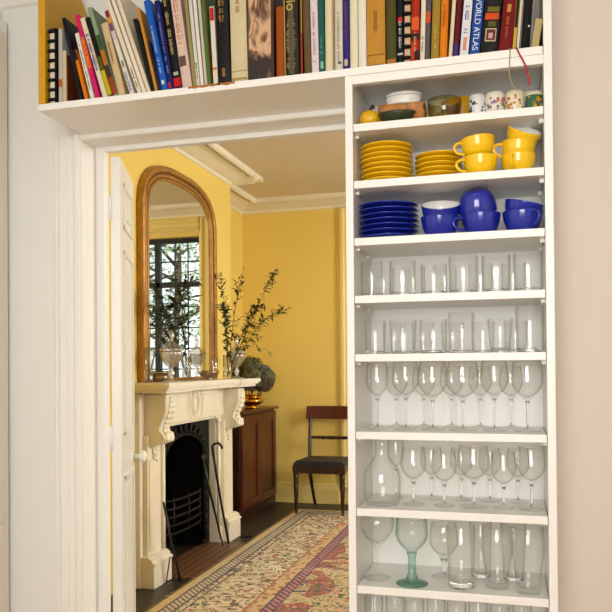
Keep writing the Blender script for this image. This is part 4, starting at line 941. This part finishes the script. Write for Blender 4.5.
for i in range(n+1):
    x = -.235+.47*i/n; c = .03*(1-(x/.235)**2)
    R1.append([bm.verts.new(p) for p in ((x, by+.05+c, .775), (x, by+.085+c, .888), (x, by+.107+c, .886), (x, by+.075+c, .775))])
for i in range(n):
    for k in range(4): bm.faces.new((R1[i][k], R1[i][(k+1) % 4], R1[i+1][(k+1) % 4], R1[i+1][k]))
bm.faces.new(R1[0]); bm.faces.new(R1[-1][::-1]); CH('crest_rail', bm, 'mahog')
bm = new()
P_ = [(-.19, .010), (-.165, .011), (-.155, .018), (-.145, .011), (-.12, .016), (-.09, .012), (-.07, .019), (-.055, .012), (0, .017), (.055, .012), (.07, .019), (.09, .012), (.12, .016), (.145, .011), (.155, .018), (.165, .011), (.19, .010)]
tube(bm, [(x, by+.035, .612) for x, _ in P_], [a for _, a in P_], 10); CH('cross_rail', bm)

# ------------------------------------------------------------------ rug
def rug_mat():
    m, N, L = _mat('oriental_rug_wool'); p = N['Principled BSDF']; p.inputs['Roughness'].default_value = .95; p.inputs['Specular IOR Level'].default_value = .1
    tc = N.new('ShaderNodeTexCoord'); sx = N.new('ShaderNodeSeparateXYZ'); L.new(tc.outputs['Object'], sx.inputs[0])
    def math_(op, a, b=None, c=None):
        n_ = N.new('ShaderNodeMath'); n_.operation = op
        for i, v in enumerate((a, b, c)):
            if v is None: continue
            if isinstance(v, (int, float)): n_.inputs[i].default_value = v
            else: L.new(v, n_.inputs[i])
        return n_.outputs[0]
    def mix(fac, a, b_, bt='MIX'):
        n_ = N.new('ShaderNodeMix'); n_.data_type = 'RGBA'; n_.blend_type = bt
        for i, v in ((0, fac), (6, a), (7, b_)):
            if isinstance(v, (int, float)): n_.inputs[i].default_value = v
            elif isinstance(v, tuple): n_.inputs[i].default_value = v
            else: L.new(v, n_.inputs[i])
        return n_.outputs[2]
    def noise(scale, dist=0, det=2):
        n_ = N.new('ShaderNodeTexNoise'); n_.inputs['Scale'].default_value = scale; n_.inputs['Distortion'].default_value = dist; n_.inputs['Detail'].default_value = det; L.new(tc.outputs['Object'], n_.inputs['Vector']); return n_.outputs['Fac']
    X_, Y_ = sx.outputs[0], sx.outputs[1]
    RX0, RX1, RY0, RY1 = 0, 2.9, -3.4, 0      # object space
    dx = math_('MINIMUM', math_('SUBTRACT', X_, RX0), math_('SUBTRACT', RX1, X_)); dy = math_('MINIMUM', math_('SUBTRACT', RY1, Y_), math_('SUBTRACT', Y_, RY0))
    d = math_('ADD', math_('MINIMUM', dx, dy), math_('MULTIPLY', math_('SUBTRACT', noise(14), .5), .012))
    along = math_('ADD', X_, Y_)
    cream = srgb(226, 212, 180); navy = srgb(40, 50, 96); red = srgb(164, 82, 80); olive = srgb(112, 108, 68); brick = srgb(172, 106, 72)
    def ramp(inp, els, interp='CONSTANT'):
        n_ = N.new('ShaderNodeValToRGB'); n_.color_ramp.interpolation = interp
        e = n_.color_ramp.elements
        e[0].position = els[0][0]; e[0].color = els[0][1]; e[1].position = els[1][0]; e[1].color = els[1][1]
        for ps, c in els[2:]:
            q = e.new(ps); q.color = c
        L.new(inp, n_.inputs[0]); return n_.outputs[0]
    def vor(scale, feat='F1', out='Distance'):
        n_ = N.new('ShaderNodeTexVoronoi'); n_.inputs['Scale'].default_value = scale; n_.feature = feat; L.new(tc.outputs['Object'], n_.inputs['Vector']); return n_.outputs[out]
    # motifs for borders: flowers from voronoi cells, vines from noise contours
    v1 = vor(24); vc = vor(24, 'F1', 'Color'); sep = N.new('ShaderNodeSeparateColor'); L.new(vc, sep.inputs[0])
    flower = math_('LESS_THAN', v1, .42); heart = math_('LESS_THAN', v1, .2)
    fcol = ramp(sep.outputs[0], [(0, brick), (.3, navy), (.55, olive), (.75, srgb(150, 60, 52))])
    vine = math_('LESS_THAN', math_('ABSOLUTE', math_('SUBTRACT', math_('FRACT', math_('MULTIPLY', noise(4.5, 1.5), 8)), .5)), .10)
    border = mix(vine, cream, srgb(92, 84, 66)); border = mix(flower, border, fcol); border = mix(heart, border, srgb(218, 196, 150))
    # field: red ground with cream cloud and green vines
    cloud = math_('GREATER_THAN', noise(2.3, .8), .47)
    fbase = mix(cloud, red, srgb(206, 184, 140)); fb2 = mix(vine, fbase, srgb(58, 70, 52)); v2 = vor(26); fl2 = math_('LESS_THAN', v2, .34)
    fcol2 = ramp(sep.outputs[1], [(0, srgb(214, 128, 104)), (.35, srgb(60, 82, 120)), (.6, srgb(208, 190, 150)), (.8, srgb(96, 96, 60))])
    field = mix(fl2, fb2, fcol2)
    # guard stripes with little checks
    ck = math_('GREATER_THAN', math_('FRACT', math_('MULTIPLY', along, 24)), .32)
    g1 = mix(ck, navy, srgb(206, 192, 158)); ck2 = math_('GREATER_THAN', math_('FRACT', math_('MULTIPLY', along, 20)), .45)
    g2 = mix(ck2, navy, srgb(196, 120, 116)); g3 = mix(flower, srgb(214, 184, 136), brick)
    col = field
    for th, c in ((.62, navy), (.612, g2), (.56, navy), (.548, g3), (.475, brick), (.462, border), (.175, srgb(80, 60, 56)), (.165, border), (.135, navy), (.122, g1), (.062, navy), (.05, srgb(216, 190, 140))):
        col = mix(math_('LESS_THAN', d, th), col, c)
    wear = mix(.22, col, ramp(noise(60, 0, 4), [(0.3, srgb(120, 110, 96)), (.7, srgb(236, 224, 200))], 'LINEAR'))
    L.new(wear, p.inputs['Base Color'])
    b = N.new('ShaderNodeBump'); b.inputs['Strength'].default_value = .4; b.inputs['Distance'].default_value = .003; L.new(noise(260, 0, 2), b.inputs['Height']); L.new(b.outputs[0], p.inputs['Normal'])
    return m
M['rug'] = rug_mat(); M['fringe'] = mat('rug_fringe', srgb(196, 166, 112), .9, var=.2, scale=40)
rg = thing('rug', 'worn oriental rug with a red field and cream and navy borders', 'rug', (-1.79, 6.19, .0065))
bm = new(); box(bm, 0, 2.9, -3.4, 0, 0, .009, .002); obj('pile', bm, 'rug', rg)
bm = new(); rr = random.Random(3); y = -3.39
while y < -.01:
    l = rr.uniform(.02, .045); a = rr.uniform(-.012, .012); w_ = rr.uniform(.006, .012)
    vs = [(0.002, y, .006), (.002, y+w_, .006), (-l, y+w_*.6+a, .0008), (-l, y+w_*.3+a, .0008)]
    t_ = [bm.verts.new(v) for v in vs]; b__ = [bm.verts.new((v[0], v[1], v[2]-.0008)) for v in vs]
    bm.faces.new(t_); bm.faces.new(b__[::-1])
    for i in range(4): bm.faces.new((t_[i], b__[i], b__[(i+1) % 4], t_[(i+1) % 4]))
    y += w_*1.5
obj('fringe', bm, 'fringe', rg, kind='stuff')

# ------------------------------------------------------------------ hearth tools
bm = new()
tube(bm, crv([(0, 0, 0), (-.016, -.11, .34), (-.03, -.20, .66), (-.028, -.20, .705), (-.004, -.18, .718), (.016, -.165, .70), (.02, -.16, .678)], 7), .0085, 8)
o = tag(obj('walking_stick', bm, 'black'), 'black walking stick with a crook handle leaning on the fireplace jamb', 'walking stick'); o.location = (-1.915, 4.86, .0065+.009)
st2 = thing('walking_stick', 'straight black stick with a knob leaning beside the crooked one', 'walking stick', (-1.935, 4.80, .016))
bm = new(); tube(bm, [(0, 0, 0), (-.035, -.13, .38), (-.06, -.20, .62)], [.006, .009, .009], 8); obj('shaft', bm, 'black', st2)
bm = new(); bmesh.ops.create_uvsphere(bm, u_segments=12, v_segments=8, radius=.02, matrix=Matrix.Translation((-.061, -.203, .632))); obj('knob', bm, 'black', st2)
pk = thing('fire_iron_stand', 'thin black iron fire stand beside the left plinth', 'fire irons', (-1.86, 3.96, .0065))
bm = new(); tube(bm, [(0, 0, .008), (-.02, -.07, .24), (-.045, -.12, .48)], .007, 8); obj('upright', bm, 'black', pk)
bm = new(); tube(bm, [(0, 0, .008), (-.05, -.015, .012), (-.075, -.03, .006)], .005, 6); tube(bm, [(-.05, -.03, .15), (-.075, -.03, .006)], .004, 6); obj('foot', bm, 'black', pk)
bm = new(); box(bm, -.01, .01, -.045, .045, 0, .014, .004)
o = tag(obj('hearth_brush', bm, 'black'), 'small flat black bar lying on the floor by the right plinth', 'fire iron'); o.location = (-1.885, 5.13, .0005); o.rotation_euler = (0, 0, -1.0)

# ------------------------------------------------------------------ garden outside the window
bm = new(); box(bm, -7, 7, 6.8, 22, -.12, -.02); struct('ground', bm, mat('lawn', srgb(96, 120, 70), .9, var=.3))
def tree(x, y, h, cr, label, n, seed, col):
    rr = random.Random(seed); t = thing('tree', label, 'tree', (x, y, -.02), 0, 'trees outside the window')
    bm = new(); tube(bm, crv([(0, 0, 0), (.05, 0, h*.3), (-.04, .03, h*.6), (.02, 0, h*.92)]), [.12-.09*i/18 for i in range(19)], 8)
    for k in range(9):
        z = h*rr.uniform(.3, .8); a = rr.uniform(0, 2*PI); l = cr*rr.uniform(.5, .95)
        tube(bm, [(0, 0, z), (l*.5*math.cos(a), l*.5*math.sin(a), z+.25), (l*math.cos(a), l*math.sin(a), z+.4)], [.04, .025, .01], 6)
    obj('trunk', bm, mat('bark', srgb(84, 74, 62), .9, var=.3), t)
    bm = new()
    cl = [(rr.uniform(-1, 1)*cr*.75, rr.uniform(-1, 1)*cr*.75, h*rr.uniform(.35, 1)) for _ in range(22)]
    for k in range(n):
        c = rr.choice(cl); p = Vector((rr.gauss(c[0], cr*.16), rr.gauss(c[1], cr*.16), rr.gauss(c[2], cr*.16)))
        leafquad(bm, p, Vector((rr.uniform(-1, 1), rr.uniform(-1, 1), rr.uniform(-1, .5))), Vector((rr.uniform(-1, 1), rr.uniform(-1, 1), 1)), rr.uniform(.07, .14), .06)
    obj('foliage', bm, mat('tree_leaves_%d' % seed, srgb(*col), .6, var=.3, scale=3), t)
tree(1.75, 12.6, 5.0, 1.5, 'airy pale green tree in the garden, left one seen in the mirror', 1300, 1, (176, 196, 160))
tree(3.9, 15.5, 6.2, 1.8, 'taller blue green tree further back in the garden', 1300, 2, (168, 192, 188))

# ------------------------------------------------------------------ light
wd = bpy.data.worlds.new('sky'); S.world = wd; wd.use_nodes = True
wn = wd.node_tree.nodes; wl = wd.node_tree.links
bg = wn['Background']; bg.inputs['Strength'].default_value = 2.1
tc = wn.new('ShaderNodeTexCoord'); no = wn.new('ShaderNodeTexNoise'); no.inputs['Scale'].default_value = 6; no.inputs['Detail'].default_value = 3
crr = wn.new('ShaderNodeValToRGB'); crr.color_ramp.elements[0].color = (.34, .47, .55, 1); crr.color_ramp.elements[1].color = (1, 1, 1, 1); crr.color_ramp.elements[0].position = .38; crr.color_ramp.elements[1].position = .6
wl.new(tc.outputs['Generated'], no.inputs['Vector']); wl.new(no.outputs['Fac'], crr.inputs[0]); wl.new(crr.outputs[0], bg.inputs['Color'])
def area(name, loc, target, sx_, sy_, power, col):
    l = bpy.data.lights.new(name, 'AREA'); l.shape = 'RECTANGLE'; l.size = sx_; l.size_y = sy_; l.energy = power; l.color = col
    o = bpy.data.objects.new(name, l); C.objects.link(o); o.location = loc
    o.rotation_euler = (Vector(target)-Vector(loc)).to_track_quat('-Z', 'Y').to_euler(); return o
area('daylight_front_window', (-.1, -1.45, 1.7), (-.1, 2, 1.4), 1.4, 1.5, 72, (1, .985, .965))
area('daylight_dining_side_window', (2.25, 4.45, 1.95), (-2, 4.45, 1.5), 1.6, 1.1, 112, (1, .98, .94))
area('daylight_dining_back_window', (-.87, 7.5, 3.4), (-1.0, 5.6, .6), 1.0, 1.4, 45, (1, .98, .94))
sl = bpy.data.lights.new('garden_fill_sun', 'SUN'); sl.energy = 3.5; sl.angle = .02; sl.color = (1, .95, .86)  # added sun, there to brighten the garden trees seen in the mirror
so = bpy.data.objects.new('garden_fill_sun', sl); C.objects.link(so); so.rotation_euler = Vector((.25, .75, -1.05)).to_track_quat('-Z', 'Y').to_euler()
S.view_settings.view_transform = 'Standard'; S.view_settings.look = 'None'; S.view_settings.gamma = 1; S.view_settings.use_curve_mapping = False
S.view_settings.exposure = 0.0
S.cycles.transparent_max_bounces = 64
S.cycles.max_bounces = 12
